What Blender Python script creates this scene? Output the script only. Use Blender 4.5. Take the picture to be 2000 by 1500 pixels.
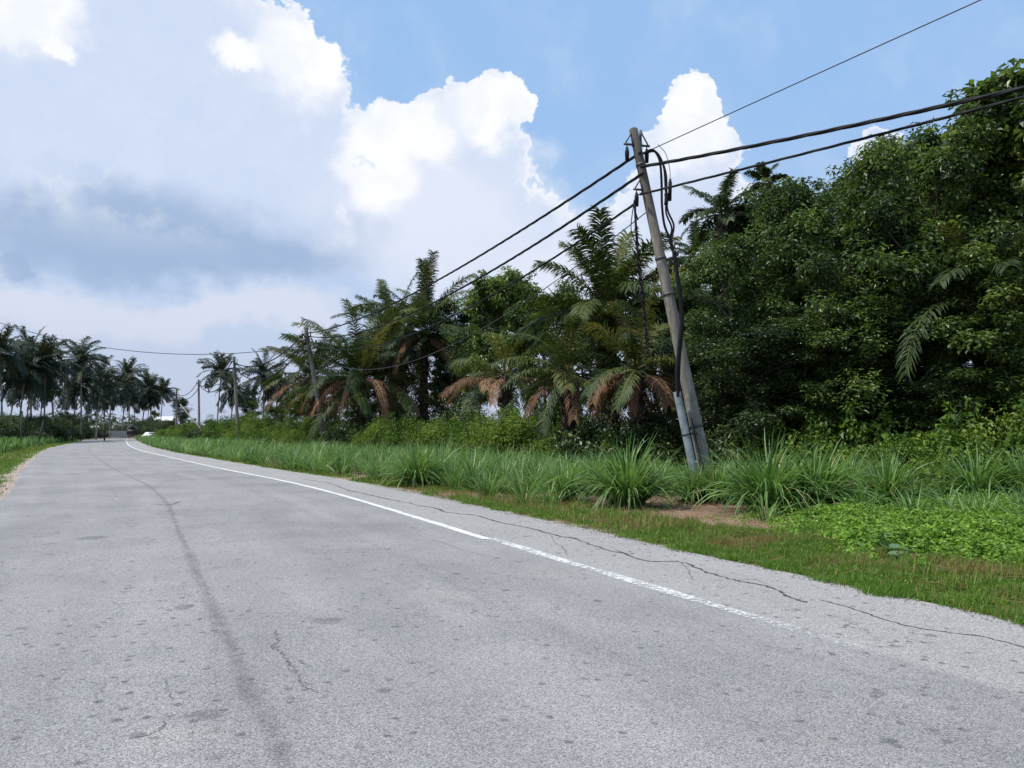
import bpy, math, random
import numpy as np
from math import radians as R
from mathutils import Vector, Matrix
C = bpy.context; col = C.scene.collection
for o in list(bpy.data.objects): bpy.data.objects.remove(o)
# ------------------------------------------------------------------ camera
F = 1500.0; PITCH = math.atan(95/1500.0); CAMH = 1.6      # reference picture is 2000 x 1500
cd = bpy.data.cameras.new('camera'); cam = bpy.data.objects.new('camera', cd); col.objects.link(cam)
cd.sensor_width = 36; cd.lens = 36*F/2000; cd.clip_end = 6000; cd.clip_start = 0.05
cam.location = (0, 0, CAMH); cam.rotation_euler = (R(90)+PITCH, 0, 0); C.scene.camera = cam
C.scene.render.resolution_x = 1024; C.scene.render.resolution_y = 768
def ray(px, py):
    x, y = (px-1000)/F, (750-py)/F
    return np.array([x, math.cos(PITCH)-y*math.sin(PITCH), math.sin(PITCH)+y*math.cos(PITCH)])
def P(px, py, Y):                     # world point at depth Y seen in that direction
    d = ray(px, py); return np.array([0, 0, CAMH])+d*(Y/d[1])
def G(px, py, z=0.0):                 # point of the ground
    d = ray(px, py); t = (z-CAMH)/d[2]; p = np.array([0, 0, CAMH])+d*t; return p
def GX(px, Y): return np.array([ (px-1000)/F*Y*1.0, Y, 0.0])
# ------------------------------------------------------------------ sun, exposure, world
SUN_EL, SUN_AZ = 60.0, -108.0           # azimuth from +Y towards +X
sd = bpy.data.lights.new('sun', 'SUN'); sun = bpy.data.objects.new('sun', sd); col.objects.link(sun)
sd.energy = 4.8; sd.angle = R(0.55); sd.color = (1, 0.955, 0.88)
sv = Vector((math.sin(R(SUN_AZ))*math.cos(R(SUN_EL)), math.cos(R(SUN_AZ))*math.cos(R(SUN_EL)), math.sin(R(SUN_EL))))
sun.rotation_euler = sv.to_track_quat('Z', 'Y').to_euler(); sun.location = sv*60
vs = C.scene.view_settings; vs.view_transform = 'Standard'; vs.look = 'None'; vs.gamma = 1; vs.exposure = 0.0
C.scene.render.engine = 'CYCLES'
W = bpy.data.worlds.new('World'); C.scene.world = W; W.use_nodes = True

class NT:                              # terse node builder
    def __init__(s, nt): s.nt = nt; s.n = nt.nodes; s.l = nt.links
    def new(s, t, **k):
        n = s.n.new(t)
        for a, v in k.items(): setattr(n, a, v)
        return n
    def put(s, sock, v):
        if isinstance(v, bpy.types.NodeSocket): s.l.new(v, sock)
        else: sock.default_value = v
    def m(s, op, a, b=None, c=None, clamp=False):
        n = s.new('ShaderNodeMath', operation=op, use_clamp=clamp); s.put(n.inputs[0], a)
        if b is not None: s.put(n.inputs[1], b)
        if c is not None: s.put(n.inputs[2], c)
        return n.outputs[0]
    def v(s, op, a, b=None):
        n = s.new('ShaderNodeVectorMath', operation=op); s.put(n.inputs[0], a)
        if b is not None: s.put(n.inputs[3] if op == 'SCALE' else n.inputs[1], b)
        return n.outputs[1] if op in ('LENGTH', 'DOT_PRODUCT') else n.outputs[0]
    def mix(s, f, a, b, blend='MIX'):
        n = s.new('ShaderNodeMix', data_type='RGBA', blend_type=blend); s.put(n.inputs[0], f)
        s.put(n.inputs[6], a if isinstance(a, bpy.types.NodeSocket) else (*a, 1)[:4]); s.put(n.inputs[7], b if isinstance(b, bpy.types.NodeSocket) else (*b, 1)[:4])
        return n.outputs[2]
    def ss(s, x, lo, hi, a=0.0, b=1.0):
        n = s.new('ShaderNodeMapRange', interpolation_type='SMOOTHSTEP'); s.put(n.inputs[0], x)
        n.inputs[1].default_value = lo; n.inputs[2].default_value = hi; n.inputs[3].default_value = a; n.inputs[4].default_value = b
        return n.outputs[0]
    def noise(s, vec, scale, detail=4, rough=0.5, dist=0.0, out=0):
        n = s.new('ShaderNodeTexNoise'); s.put(n.inputs['Vector'], vec); n.inputs['Scale'].default_value = scale
        n.inputs['Detail'].default_value = detail; n.inputs['Roughness'].default_value = rough; n.inputs['Distortion'].default_value = dist
        return n.outputs[out]
    def voro(s, vec, scale, detail=0, feature='F1', out=0, rough=0.5, dim='3D'):
        n = s.new('ShaderNodeTexVoronoi', feature=feature, voronoi_dimensions=dim); s.put(n.inputs['Vector'], vec); n.inputs['Scale'].default_value = scale
        try: n.inputs['Detail'].default_value = detail; n.inputs['Roughness'].default_value = rough
        except Exception: pass
        return n.outputs[out]

def px2ae(px, py):
    d = ray(px, py); d = d/np.linalg.norm(d); return math.atan2(d[0], d[1])*F, math.asin(d[2])*F
w = NT(W.node_tree)
for n in list(w.n): w.n.remove(n)
tc = w.new('ShaderNodeTexCoord').outputs['Generated']
dirn = w.v('NORMALIZE', tc)
sep = w.new('ShaderNodeSeparateXYZ'); w.put(sep.inputs[0], dirn)
az = w.m('MULTIPLY', w.m('ARCTAN2', sep.outputs[0], sep.outputs[1]), F)
el = w.m('MULTIPLY', w.m('ARCSINE', sep.outputs[2]), F)
cv = w.new('ShaderNodeCombineXYZ'); w.put(cv.inputs[0], az); w.put(cv.inputs[1], el); base = cv.outputs[0]
nA = w.noise(dirn, 9, 5, 0.55, 0, 1); nB = w.noise(dirn, 34, 6, 0.6, 0, 1)
off = w.v('ADD', w.v('SCALE', w.v('SUBTRACT', nA, (.5, .5, .5)), 170.0), w.v('SCALE', w.v('SUBTRACT', nB, (.5, .5, .5)), 80.0))
pos = w.v('ADD', base, off)             # domain-warped direction
softpos = w.v('ADD', base, w.v('SCALE', w.v('SUBTRACT', nA, (.5, .5, .5)), 250.0))
def field(lst, p, power=None):          # union of ellipses, value 1 in the centre, 0 on the rim
    cur = None
    for (x, y, rx, ry) in lst:
        a0, e0 = px2ae(x, y); a1, _ = px2ae(x+rx, y); _, e1 = px2ae(x, y-ry)
        d = w.v('LENGTH', w.v('MULTIPLY', w.v('SUBTRACT', p, (a0, e0, 0)), (1/abs(a1-a0), 1/abs(e1-e0), 0)))
        f = w.m('SUBTRACT', 1.0, d)
        cur = f if cur is None else w.m('MAXIMUM', cur, f)
    return cur
cumulus = [(-200, 120, 700, 560), (330, 160, 340, 400), (640, 260, 110, 130), (420, 350, 330, 200), (560, 60, 60, 110), (610, 150, 120, 130), (500, 330, 260, 300),
           (790, 270, 130, 115), (880, 215, 110, 75), (975, 215, 75, 85), (905, 330, 160, 120), (820, 430, 230, 170), (980, 430, 190, 130), (1160, 560, 260, 210),
           (1350, 200, 62, 70), (1355, 290, 108, 100), (1345, 400, 150, 150), (1720, 330, 90, 70)]
billow = w.voro(w.v('ADD', dirn, w.v('SCALE', nB, 0.03)), 17, 3, 'F1', 0, 0.55)
fc = field(cumulus, pos)
fc = w.m('ADD', fc, w.m('MULTIPLY', w.m('SUBTRACT', 0.42, billow), 0.24))
soft = w.ss(field([(150, 330, 560, 260), (-400, 300, 560, 300), (480, 470, 330, 130), (880, 450, 330, 210), (1180, 560, 300, 200)], softpos), 0.02, 0.42)
cmask = w.m('MAXIMUM', w.ss(fc, 0.0, 0.085), soft)
# haze towards the horizon, the pale veil
elev = w.m('DIVIDE', el, F)
nish = w.new('ShaderNodeTexSky', sky_type='NISHITA', sun_disc=False, sun_elevation=R(SUN_EL), sun_rotation=R(SUN_AZ))
nish.air_density = 1.0; nish.dust_density = 1.6; nish.ozone_density = 2.0
sky = w.mix(1.0, nish.outputs[0], (0.100, 0.1, 0.1), 'MULTIPLY')
sky = w.mix(0.82, sky, (0.375, 0.61, 0.98))
veil = w.ss(elev, 0.42, 0.02)
sky = w.mix(w.m('MULTIPLY', veil, 0.9), sky, (0.60, 0.68, 0.84))
wis = w.ss(w.noise(softpos, 0.004, 5, 0.6), 0.45, 0.75)
sky = w.mix(w.m('MULTIPLY', wis, 0.35), sky, (0.62, 0.75, 0.92))
# shading of the cloud by its own thickness
lav = (0.66, 0.755, 0.95); white = (1.02, 1.03, 1.04); dark = (0.35, 0.48, 0.70)
dm = w.ss(field([(180, 465, 620, 150), (440, 500, 340, 100), (-300, 440, 500, 150)], softpos), -0.1, 0.7)
rim = w.m('MULTIPLY', w.ss(fc, 0.30, 0.02), w.ss(elev, 0.20, 0.30))
wm = w.ss(field([(30, 20, 160, 120), (480, 80, 75, 50), (600, 90, 130, 150), (800, 250, 130, 110), (960, 210, 120, 90), (1355, 230, 110, 120), (85, 105, 60, 25), (730, 320, 80, 150)], pos), -0.1, 0.55)
det = w.ss(w.noise(pos, 0.012, 6, 0.62), 0.35, 0.68)
cc = w.mix(w.m('MULTIPLY', det, 0.40), lav, (0.80, 0.85, 0.97))
puff = w.voro(w.v('ADD', dirn, w.v('SCALE', nB, 0.02)), 11, 4, 'F1', 0, 0.6)
cc = w.mix(w.m('MULTIPLY', w.ss(puff, 0.30, 0.75), 0.30), cc, (0.55, 0.66, 0.87))
glow = w.ss(field([(850, 430, 330, 200), (1100, 520, 260, 160)], softpos), 0.0, 0.8)
cc = w.mix(w.m('MULTIPLY', glow, 0.65), cc, (0.84, 0.87, 0.98))
cc = w.mix(w.m('MULTIPLY', dm, 0.92), cc, dark)
wt = w.m('MAXIMUM', wm, w.m('MULTIPLY', rim, 0.75), None, True)
cc = w.mix(w.m('MULTIPLY', wt, w.m('ADD', 0.72, w.m('MULTIPLY', det, 0.28))), cc, white)
skyc = w.mix(cmask, sky, cc)
# lower pale stratus band below the dark base
band = w.ss(field([(60, 600, 460, 75), (420, 620, 330, 60), (-300, 610, 400, 90)], softpos), -0.1, 0.55)
skyc = w.mix(w.m('MULTIPLY', band, 0.8), skyc, (0.73, 0.765, 0.90))
low = w.ss(elev, 0.17, 0.0)
skyc = w.mix(w.m('MULTIPLY', low, 0.7), skyc, (0.50, 0.56, 0.72))
bg = w.new('ShaderNodeBackground'); w.put(bg.inputs[0], skyc); bg.inputs[1].default_value = 1.0
w.l.new(bg.outputs[0], w.new('ShaderNodeOutputWorld').inputs[0])
try: W.cycles.sampling_method = 'MANUAL'; W.cycles.sample_map_resolution = 512
except Exception: pass

# ------------------------------------------------------------------ mesh helpers
rng = np.random.default_rng(7)
def nrm(a): return a/np.maximum(np.linalg.norm(a, axis=-1, keepdims=True), 1e-9)
class MB:
    def __init__(s): s.v = []; s.q = []; s.t = []; s.a = []; s.n = 0; s.uv = None
    def add(s, v, q=None, t=None, a=0.5):
        v = np.asarray(v, float).reshape(-1, 3)
        if q is not None and len(q): s.q.append(np.asarray(q, int).reshape(-1, 4)+s.n)
        if t is not None and len(t): s.t.append(np.asarray(t, int).reshape(-1, 3)+s.n)
        s.v.append(v); s.a.append(np.broadcast_to(np.asarray(a, float), (len(v),)).copy()); s.n += len(v)
    def mesh(s, name, mat, smooth=True):
        v = np.concatenate(s.v); q = np.concatenate(s.q) if s.q else np.zeros((0, 4), int); t = np.concatenate(s.t) if s.t else np.zeros((0, 3), int)
        me = bpy.data.meshes.new(name); me.vertices.add(len(v)); me.vertices.foreach_set('co', v.astype(np.float32).ravel())
        nl = q.size+t.size; me.loops.add(nl); me.loops.foreach_set('vertex_index', np.concatenate([q.ravel(), t.ravel()]).astype(np.int32))
        me.polygons.add(len(q)+len(t)); ls = np.concatenate([np.arange(len(q))*4, q.size+np.arange(len(t))*3]).astype(np.int32)
        me.polygons.foreach_set('loop_start', ls)
        me.polygons.foreach_set('use_smooth', np.full(len(ls), smooth))
        at = me.attributes.new('rnd', 'FLOAT', 'POINT'); at.data.foreach_set('value', np.concatenate(s.a).astype(np.float32))
        me.update(calc_edges=True); me.materials.append(mat); return me
    def build(s, name, mat, parent=None, smooth=True):
        return link(name, s.mesh(name, mat, smooth), parent)
def link(name, me, parent=None):
    o = bpy.data.objects.new(name, me); col.objects.link(o)
    if parent: o.parent = parent
    return o
def empty(name, loc=(0, 0, 0), rz=0, sc=1.0):
    o = bpy.data.objects.new(name, None); col.objects.link(o); o.location = loc; o.rotation_euler = (0, 0, rz); o.scale = (sc,)*3
    o.empty_display_size = 0.3; return o
def tag(o, label=None, cat=None, group=None, kind=None):
    if label: o['label'] = label
    if cat: o['category'] = cat
    if group: o['group'] = group
    if kind: o['kind'] = kind
    return o
def copy_tree(o, parent=None):
    c = o.copy(); col.objects.link(c)
    if parent: c.parent = parent
    for ch in [x for x in col.objects if x.parent == o]: copy_tree(ch, c)
    return c

def ribbons(mb, base, d0, L, Wd, droop, segs, prof, att, side=None, noise=0.0):
    N = len(base); d = nrm(d0.astype(float)); L = np.broadcast_to(L, (N,)); Wd = np.broadcast_to(Wd, (N,)); droop = np.broadcast_to(droop, (N,))
    if side is None:
        side = np.cross(d, np.array([0, 0, 1.])+rng.normal(0, .35, (N, 3)))
    side = nrm(side); p = base.astype(float).copy(); V = np.zeros((N, segs+1, 2, 3))
    for k in range(segs+1):
        wv = (Wd*prof[k]*0.5)[:, None]*side
        V[:, k, 0] = p-wv; V[:, k, 1] = p+wv
        if k < segs:
            p = p+d*(L/segs)[:, None]; d = d.copy(); d[:, 2] -= droop/segs
            if noise: d += rng.normal(0, noise, (N, 3))
            d = nrm(d); side = nrm(side-d*np.sum(side*d, 1, keepdims=True))
    idx = np.arange(N*(segs+1)*2).reshape(N, segs+1, 2)
    q = np.stack([idx[:, :-1, 0], idx[:, :-1, 1], idx[:, 1:, 1], idx[:, 1:, 0]], -1).reshape(-1, 4)
    a = np.broadcast_to(np.asarray(att, float).reshape(-1, 1, 1) if np.ndim(att) else att, (N, segs+1, 2)).ravel()
    mb.add(V, q, a=a)
def tube(mb, pts, rad, sides=8, att=0.5, cap=True):
    pts = np.asarray(pts, float); n = len(pts); rad = np.broadcast_to(rad, (n,))
    tg = nrm(np.gradient(pts, axis=0)); ref = np.array([0, 0, 1.]) if abs(tg[0][2]) < .9 else np.array([1., 0, 0])
    u = nrm(np.cross(tg[0], ref)); V = []
    for i in range(n):
        u = nrm(u-tg[i]*np.dot(u, tg[i])); v = np.cross(tg[i], u)
        th = np.arange(sides)*2*math.pi/sides
        V.append(pts[i]+rad[i]*(np.cos(th)[:, None]*u+np.sin(th)[:, None]*v))
    V = np.concatenate(V); i0 = np.arange(n-1)[:, None]*sides; j = np.arange(sides)[None]; jn = (j+1) % sides
    q = np.stack([i0+j, i0+jn, i0+sides+jn, i0+sides+j], -1).reshape(-1, 4); t = []
    if cap:
        V = np.concatenate([V, pts[:1], pts[-1:]]); a, b = len(V)-2, len(V)-1
        for k in range(sides):
            t.append((a, (k+1) % sides, k)); t.append((b, (n-1)*sides+k, (n-1)*sides+(k+1) % sides))
    mb.add(V, q, t, att)
def box(mb, c, size, M=None, att=0.5):
    h = np.array(size)/2; s = np.array([[x, y, z] for x in (-1, 1) for y in (-1, 1) for z in (-1, 1)])*h
    if M is not None: s = s@np.array(M).T
    mb.add(s+np.array(c), [(0, 1, 3, 2), (4, 6, 7, 5), (0, 4, 5, 1), (2, 3, 7, 6), (0, 2, 6, 4), (1, 5, 7, 3)], a=att)
def cat(p0, p1, sag, n=40):
    t = np.linspace(0, 1, n)[:, None]; p = p0+(p1-p0)*t; p[:, 2] -= 4*sag*(t*(1-t))[:, 0]; return p
def smooth_path(pts, n):
    pts = np.array(pts, float); m = len(pts); out = []
    ext = np.vstack([2*pts[0]-pts[1], pts, 2*pts[-1]-pts[-2]])
    for t in np.linspace(0, m-1-1e-6, n):
        i = int(t); f = t-i; a, b, c, d = ext[i:i+4]
        out.append(0.5*((2*b)+(-a+c)*f+(2*a-5*b+4*c-d)*f*f+(-a+3*b-3*c+d)*f**3))
    return np.array(out)

# ------------------------------------------------------------------ materials
def newmat(name):
    m = bpy.data.materials.new(name); m.use_nodes = True; t = NT(m.node_tree)
    for n in list(t.n): t.n.remove(n)
    return m, t
def finish(t, shader): t.l.new(shader, t.new('ShaderNodeOutputMaterial').inputs[0])
def principled(t, colr, rough=0.6, spec=0.4, metal=0.0, normal=None):
    b = t.new('ShaderNodeBsdfPrincipled'); t.put(b.inputs['Base Color'], colr if isinstance(colr, bpy.types.NodeSocket) else (*colr, 1)); t.put(b.inputs['Roughness'], rough)
    b.inputs['Specular IOR Level'].default_value = spec; b.inputs['Metallic'].default_value = metal
    if normal is not None: t.l.new(normal, b.inputs['Normal'])
    return b.outputs[0]
def bump(t, h, strength=0.3, dist=0.02):
    b = t.new('ShaderNodeBump'); b.inputs['Strength'].default_value = strength; b.inputs['Distance'].default_value = dist; t.put(b.inputs['Height'], h); return b.outputs[0]
def ramp(t, f, stops):
    n = t.new('ShaderNodeValToRGB'); e = n.color_ramp.elements
    while len(e) < len(stops): e.new(0.5)
    for k, (p, c) in enumerate(stops): e[k].position = p; e[k].color = (*c, 1)
    t.put(n.inputs[0], f); return n.outputs[0]
def leafmat(name, stops, trans=0.3, rough=0.45, spec=0.4, tcol=(1.25, 1.25, 0.55), nscale=0.6):
    m, t = newmat(name); a = t.new('ShaderNodeAttribute', attribute_name='rnd').outputs['Fac']
    oi = t.new('ShaderNodeObjectInfo').outputs['Random']
    geo = t.new('ShaderNodeNewGeometry').outputs['Position']
    nn = t.noise(geo, nscale, 2)
    f = t.m('ADD', a, t.m('ADD', t.m('MULTIPLY', t.m('SUBTRACT', nn, 0.5), 0.35), t.m('MULTIPLY', t.m('SUBTRACT', oi, 0.5), 0.16)))
    c = ramp(t, f, stops)
    p = principled(t, c, rough, spec)
    tr = t.new('ShaderNodeBsdfTranslucent'); t.put(tr.inputs[0], t.mix(1.0, c, tcol, 'MULTIPLY'))
    mx = t.new('ShaderNodeMixShader'); mx.inputs[0].default_value = trans; t.l.new(p, mx.inputs[1]); t.l.new(tr.outputs[0], mx.inputs[2])
    finish(t, mx.outputs[0]); return m
M = {}
M['leaf'] = leafmat('broad_leaf', [(0.0, (.020, .038, .010)), (.35, (.054, .096, .024)), (.62, (.118, .185, .044)), (1, (.25, .32, .085))], .38, .42, .5)
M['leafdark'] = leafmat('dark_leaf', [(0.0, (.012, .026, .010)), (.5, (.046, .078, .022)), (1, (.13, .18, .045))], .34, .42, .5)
M['shrub'] = leafmat('shrub_leaf', [(0.0, (.035, .075, .014)), (.5, (.095, .175, .022)), (1, (.22, .30, .045))], .33, .5, .35)
M['cover'] = leafmat('creeper_leaf', [(0.0, (.05, .11, .014)), (.5, (.15, .28, .03)), (1, (.28, .42, .06))], .33, .5, .3)
M['palm'] = leafmat('palm_leaf', [(0.0, (.014, .026, .011)), (.45, (.040, .068, .020)), (.75, (.105, .135, .034)), (1, (.22, .19, .07))], .28, .55, .25)
M['coco'] = leafmat('coconut_leaf', [(0.0, (.014, .026, .018)), (.6, (.028, .046, .026)), (1, (.07, .08, .035))], .15, .6, .2)
M['dead'] = leafmat('dead_frond', [(0.0, (.06, .035, .022)), (.5, (.22, .118, .068)), (1, (.37, .235, .14))], .25, .7, .15, (1.1, .9, .7))
M['blade'] = leafmat('tall_grass_blade', [(0.0, (.035, .080, .018)), (.40, (.092, .19, .052)), (.75, (.18, .29, .085)), (.93, (.25, .34, .12)), (1, (.34, .28, .15))], .36, .42, .4, (1.15, 1.25, .6), .35)
M['round'] = leafmat('round_leaf', [(0.0, (.10, .17, .08)), (1, (.17, .25, .12))], .2, .7, .15)
M['turf'] = leafmat('short_grass_blade', [(0.0, (.062, .140, .016)), (.38, (.125, .240, .03)), (.60, (.20, .27, .05)), (.74, (.25, .17, .07)), (1, (.33, .20, .11))], .3, .55, .3, (1.15, 1.2, .6), 1.1)
def barkmat(name, a, b, sc=6):
    m, t = newmat(name); g = t.new('ShaderNodeTexCoord').outputs['Object']
    mp = t.v('MULTIPLY', g, (1, 1, .35)); n = t.noise(mp, sc, 6, .65); n2 = t.noise(g, 1.2, 3)
    c = t.mix(t.ss(n, .3, .7), a, b); c = t.mix(t.ss(n2, .5, .7), c, tuple(x*.6 for x in a))
    finish(t, principled(t, c, .85, .2, normal=bump(t, n, .7, .05))); return m
M['bark'] = barkmat('bark', (.07, .055, .042), (.17, .145, .115))
M['palmbark'] = barkmat('palm_bark', (.045, .035, .028), (.12, .095, .072), 4)
M['cocobark'] = barkmat('coconut_bark', (.13, .115, .10), (.27, .245, .215), 5)
M['rachis'] = leafmat('palm_rachis', [(0, (.08, .09, .03)), (1, (.16, .15, .06))], .05)
def concrete(name, a, b):
    m, t = newmat(name); g = t.new('ShaderNodeTexCoord').outputs['Object']
    n = t.noise(t.v('MULTIPLY', g, (1, 1, .18)), 9, 6, .65); n2 = t.noise(g, 70, 3)
    c = t.mix(t.ss(n, .35, .65), a, b); c = t.mix(t.m('MULTIPLY', t.ss(n2, .5, .7), .3), c, tuple(x*.55 for x in a))
    sp = t.new('ShaderNodeSeparateXYZ'); t.put(sp.inputs[0], g); n3 = t.noise(t.v('MULTIPLY', g, (1, 1, .06)), 16, 5, .7)
    c = t.mix(t.m('MULTIPLY', t.ss(n3, .48, .66), .55), c, tuple(x*.5 for x in a)); c = t.mix(t.m('MULTIPLY', t.ss(t.noise(g, 5, 4, .7), .58, .68), .5), c, (.42, .39, .34))
    c = t.mix(t.m('MULTIPLY', t.ss(sp.outputs[2], 6.6, 8.2), .8), c, (.075, .068, .06))      # black algae on the old top
    finish(t, principled(t, c, .85, .2, normal=bump(t, n2, .3, .004))); return m
M['concrete'] = concrete('pole_concrete', (.18, .16, .137), (.29, .262, .225))
def plain(name, c, rough=.6, metal=0.0, spec=.4, var=.25, sc=12):
    m, t = newmat(name); g = t.new('ShaderNodeTexCoord').outputs['Object']; n = t.noise(g, sc, 5, .6)
    cc = t.mix(t.ss(n, .3, .75), c, tuple(x*(1-var) for x in c)); finish(t, principled(t, cc, rough, spec, metal, bump(t, n, .15, .005))); return m
M['rubber'] = plain('cable_rubber', (.010, .010, .011), .6, 0, .2)
M['steel'] = plain('bracket_steel', (.09, .088, .085), .6, .4)
M['galv'] = plain('conduit_grey', (.30, .33, .345), .55, .05, .4, .5, 5)
M['wirem'] = plain('thin_wire', (.06, .06, .065), .5, .3)
M['vine'] = plain('dry_vine', (.045, .035, .028), .9)
M['wood'] = plain('post_wood', (.06, .05, .045), .9)
M['white'] = plain('white_paint', (.72, .72, .72), .4, 0, .5, .1, 3)
M['zinc'] = plain('zinc_sheet', (.33, .35, .38), .5, .3)
M['zincdark'] = plain('grey_sheet', (.15, .16, .18), .6, .1)
M['truckdark'] = plain('truck_body', (.03, .024, .024), .55)
M['tyre'] = plain('tyre', (.018, .018, .018), .85)
M['glass'] = plain('dark_glass', (.03, .035, .04), .12, 0, .6)
M['lampred'] = plain('lamp_red', (.35, .02, .015), .3)
M['wall'] = plain('house_wall', (.62, .60, .56), .8, 0, .3, .12, 2)

# ------------------------------------------------------------------ road geometry
redge = [G(*p)[:2] for p in [(2000, 1228), (1500, 1115), (1103, 1029), (900, 984), (731, 945), (542, 919), (412, 896), (321, 880), (283, 869)]]
d = np.array([.46, -.888]); redge = [redge[0]+d*40, redge[0]+d*18]+redge+[np.array([-84, 172.]), np.array([-98, 202.]), np.array([-101, 222.]), np.array([-97, 243.]), np.array([-84, 262.]), np.array([-60, 276.]), np.array([-20, 290.])]
redge = smooth_path([(*p, 0) for p in redge], 420)[:, :2]
_a = np.concatenate([[0], np.cumsum(np.linalg.norm(np.diff(redge, axis=0), axis=1))]); _u = np.linspace(0, _a[-1], 600); redge = np.stack([np.interp(_u, _a, redge[:, 0]), np.interp(_u, _a, redge[:, 1])], 1)
for _ in range(160): redge[1:-1] = (redge[:-2]+2*redge[1:-1]+redge[2:])/4
seg = np.linalg.norm(np.diff(redge, axis=0), axis=1); arc = np.concatenate([[0], np.cumsum(seg)])
S = np.unique(np.concatenate([np.arange(0, 90, .35), np.arange(90, arc[-1], 2.0)]))
E = np.stack([np.interp(S, arc, redge[:, 0]), np.interp(S, arc, redge[:, 1])], 1)
T = nrm(np.gradient(E, axis=0)); Nn = np.stack([T[:, 1], -T[:, 0]], 1)      # to the right, away from the road
RW = 9.3
def edge_at(s, dist):                   # world xy at arc length s, dist to the right of the edge (negative: on the road)
    x = np.interp(s, S, E[:, 0]); y = np.interp(s, S, E[:, 1]); nx = np.interp(s, S, Nn[:, 0]); ny = np.interp(s, S, Nn[:, 1])
    return np.stack([x+nx*dist, y+ny*dist], -1)
def sd_of(p):                           # arc length, signed distance of points (N,2)
    p = np.atleast_2d(p); s = np.zeros(len(p)); dd = np.zeros(len(p))
    for i in range(0, len(p), 4000):
        q = p[i:i+4000]; D = ((q[:, None]-E[None])**2).sum(-1); k = D.argmin(1); s[i:i+4000] = S[k]; dd[i:i+4000] = ((q-E[k])*Nn[k]).sum(1)
    return s, dd
def strip(name, dists, zs, mat, svals=None, jag=None):
    sv_ = S if svals is None else svals; n = len(sv_); me = bpy.data.meshes.new(name); V = []; uv = []
    for k, (dk, zk) in enumerate(zip(dists, zs)):
        dv = np.full(n, float(dk))
        if jag and k in jag: dv = dv+jag[k](sv_)
        xy = edge_at(sv_, dv); V.append(np.concatenate([xy, np.full((n, 1), zk)], 1)); uv.append(np.stack([dv, sv_], 1))
    m = len(dists); V = np.concatenate(V); uv = np.concatenate(uv); f = []
    for k in range(m-1):
        for i in range(n-1): f.append((k*n+i, k*n+i+1, (k+1)*n+i+1, (k+1)*n+i))
    me.from_pydata(V.tolist(), [], f); l = me.uv_layers.new(name='UVMap'); vi = np.array([lp.vertex_index for lp in me.loops]); l.data.foreach_set('uv', uv[vi].astype(np.float32).ravel())
    me.materials.append(mat); me.validate(); me.update()
    if me.polygons[0].normal.z < 0: me.flip_normals()
    return tag(link(name, me), kind='structure')
def wob(a, f1, ph=0.0): return lambda s: a*(np.sin(s*f1+ph)*.5+np.sin(s*f1*2.7+1.3+ph)*.3+np.sin(s*f1*7.1+.4)*.2)+a*.35*rng.normal(0, 1, len(s))*.5
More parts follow.
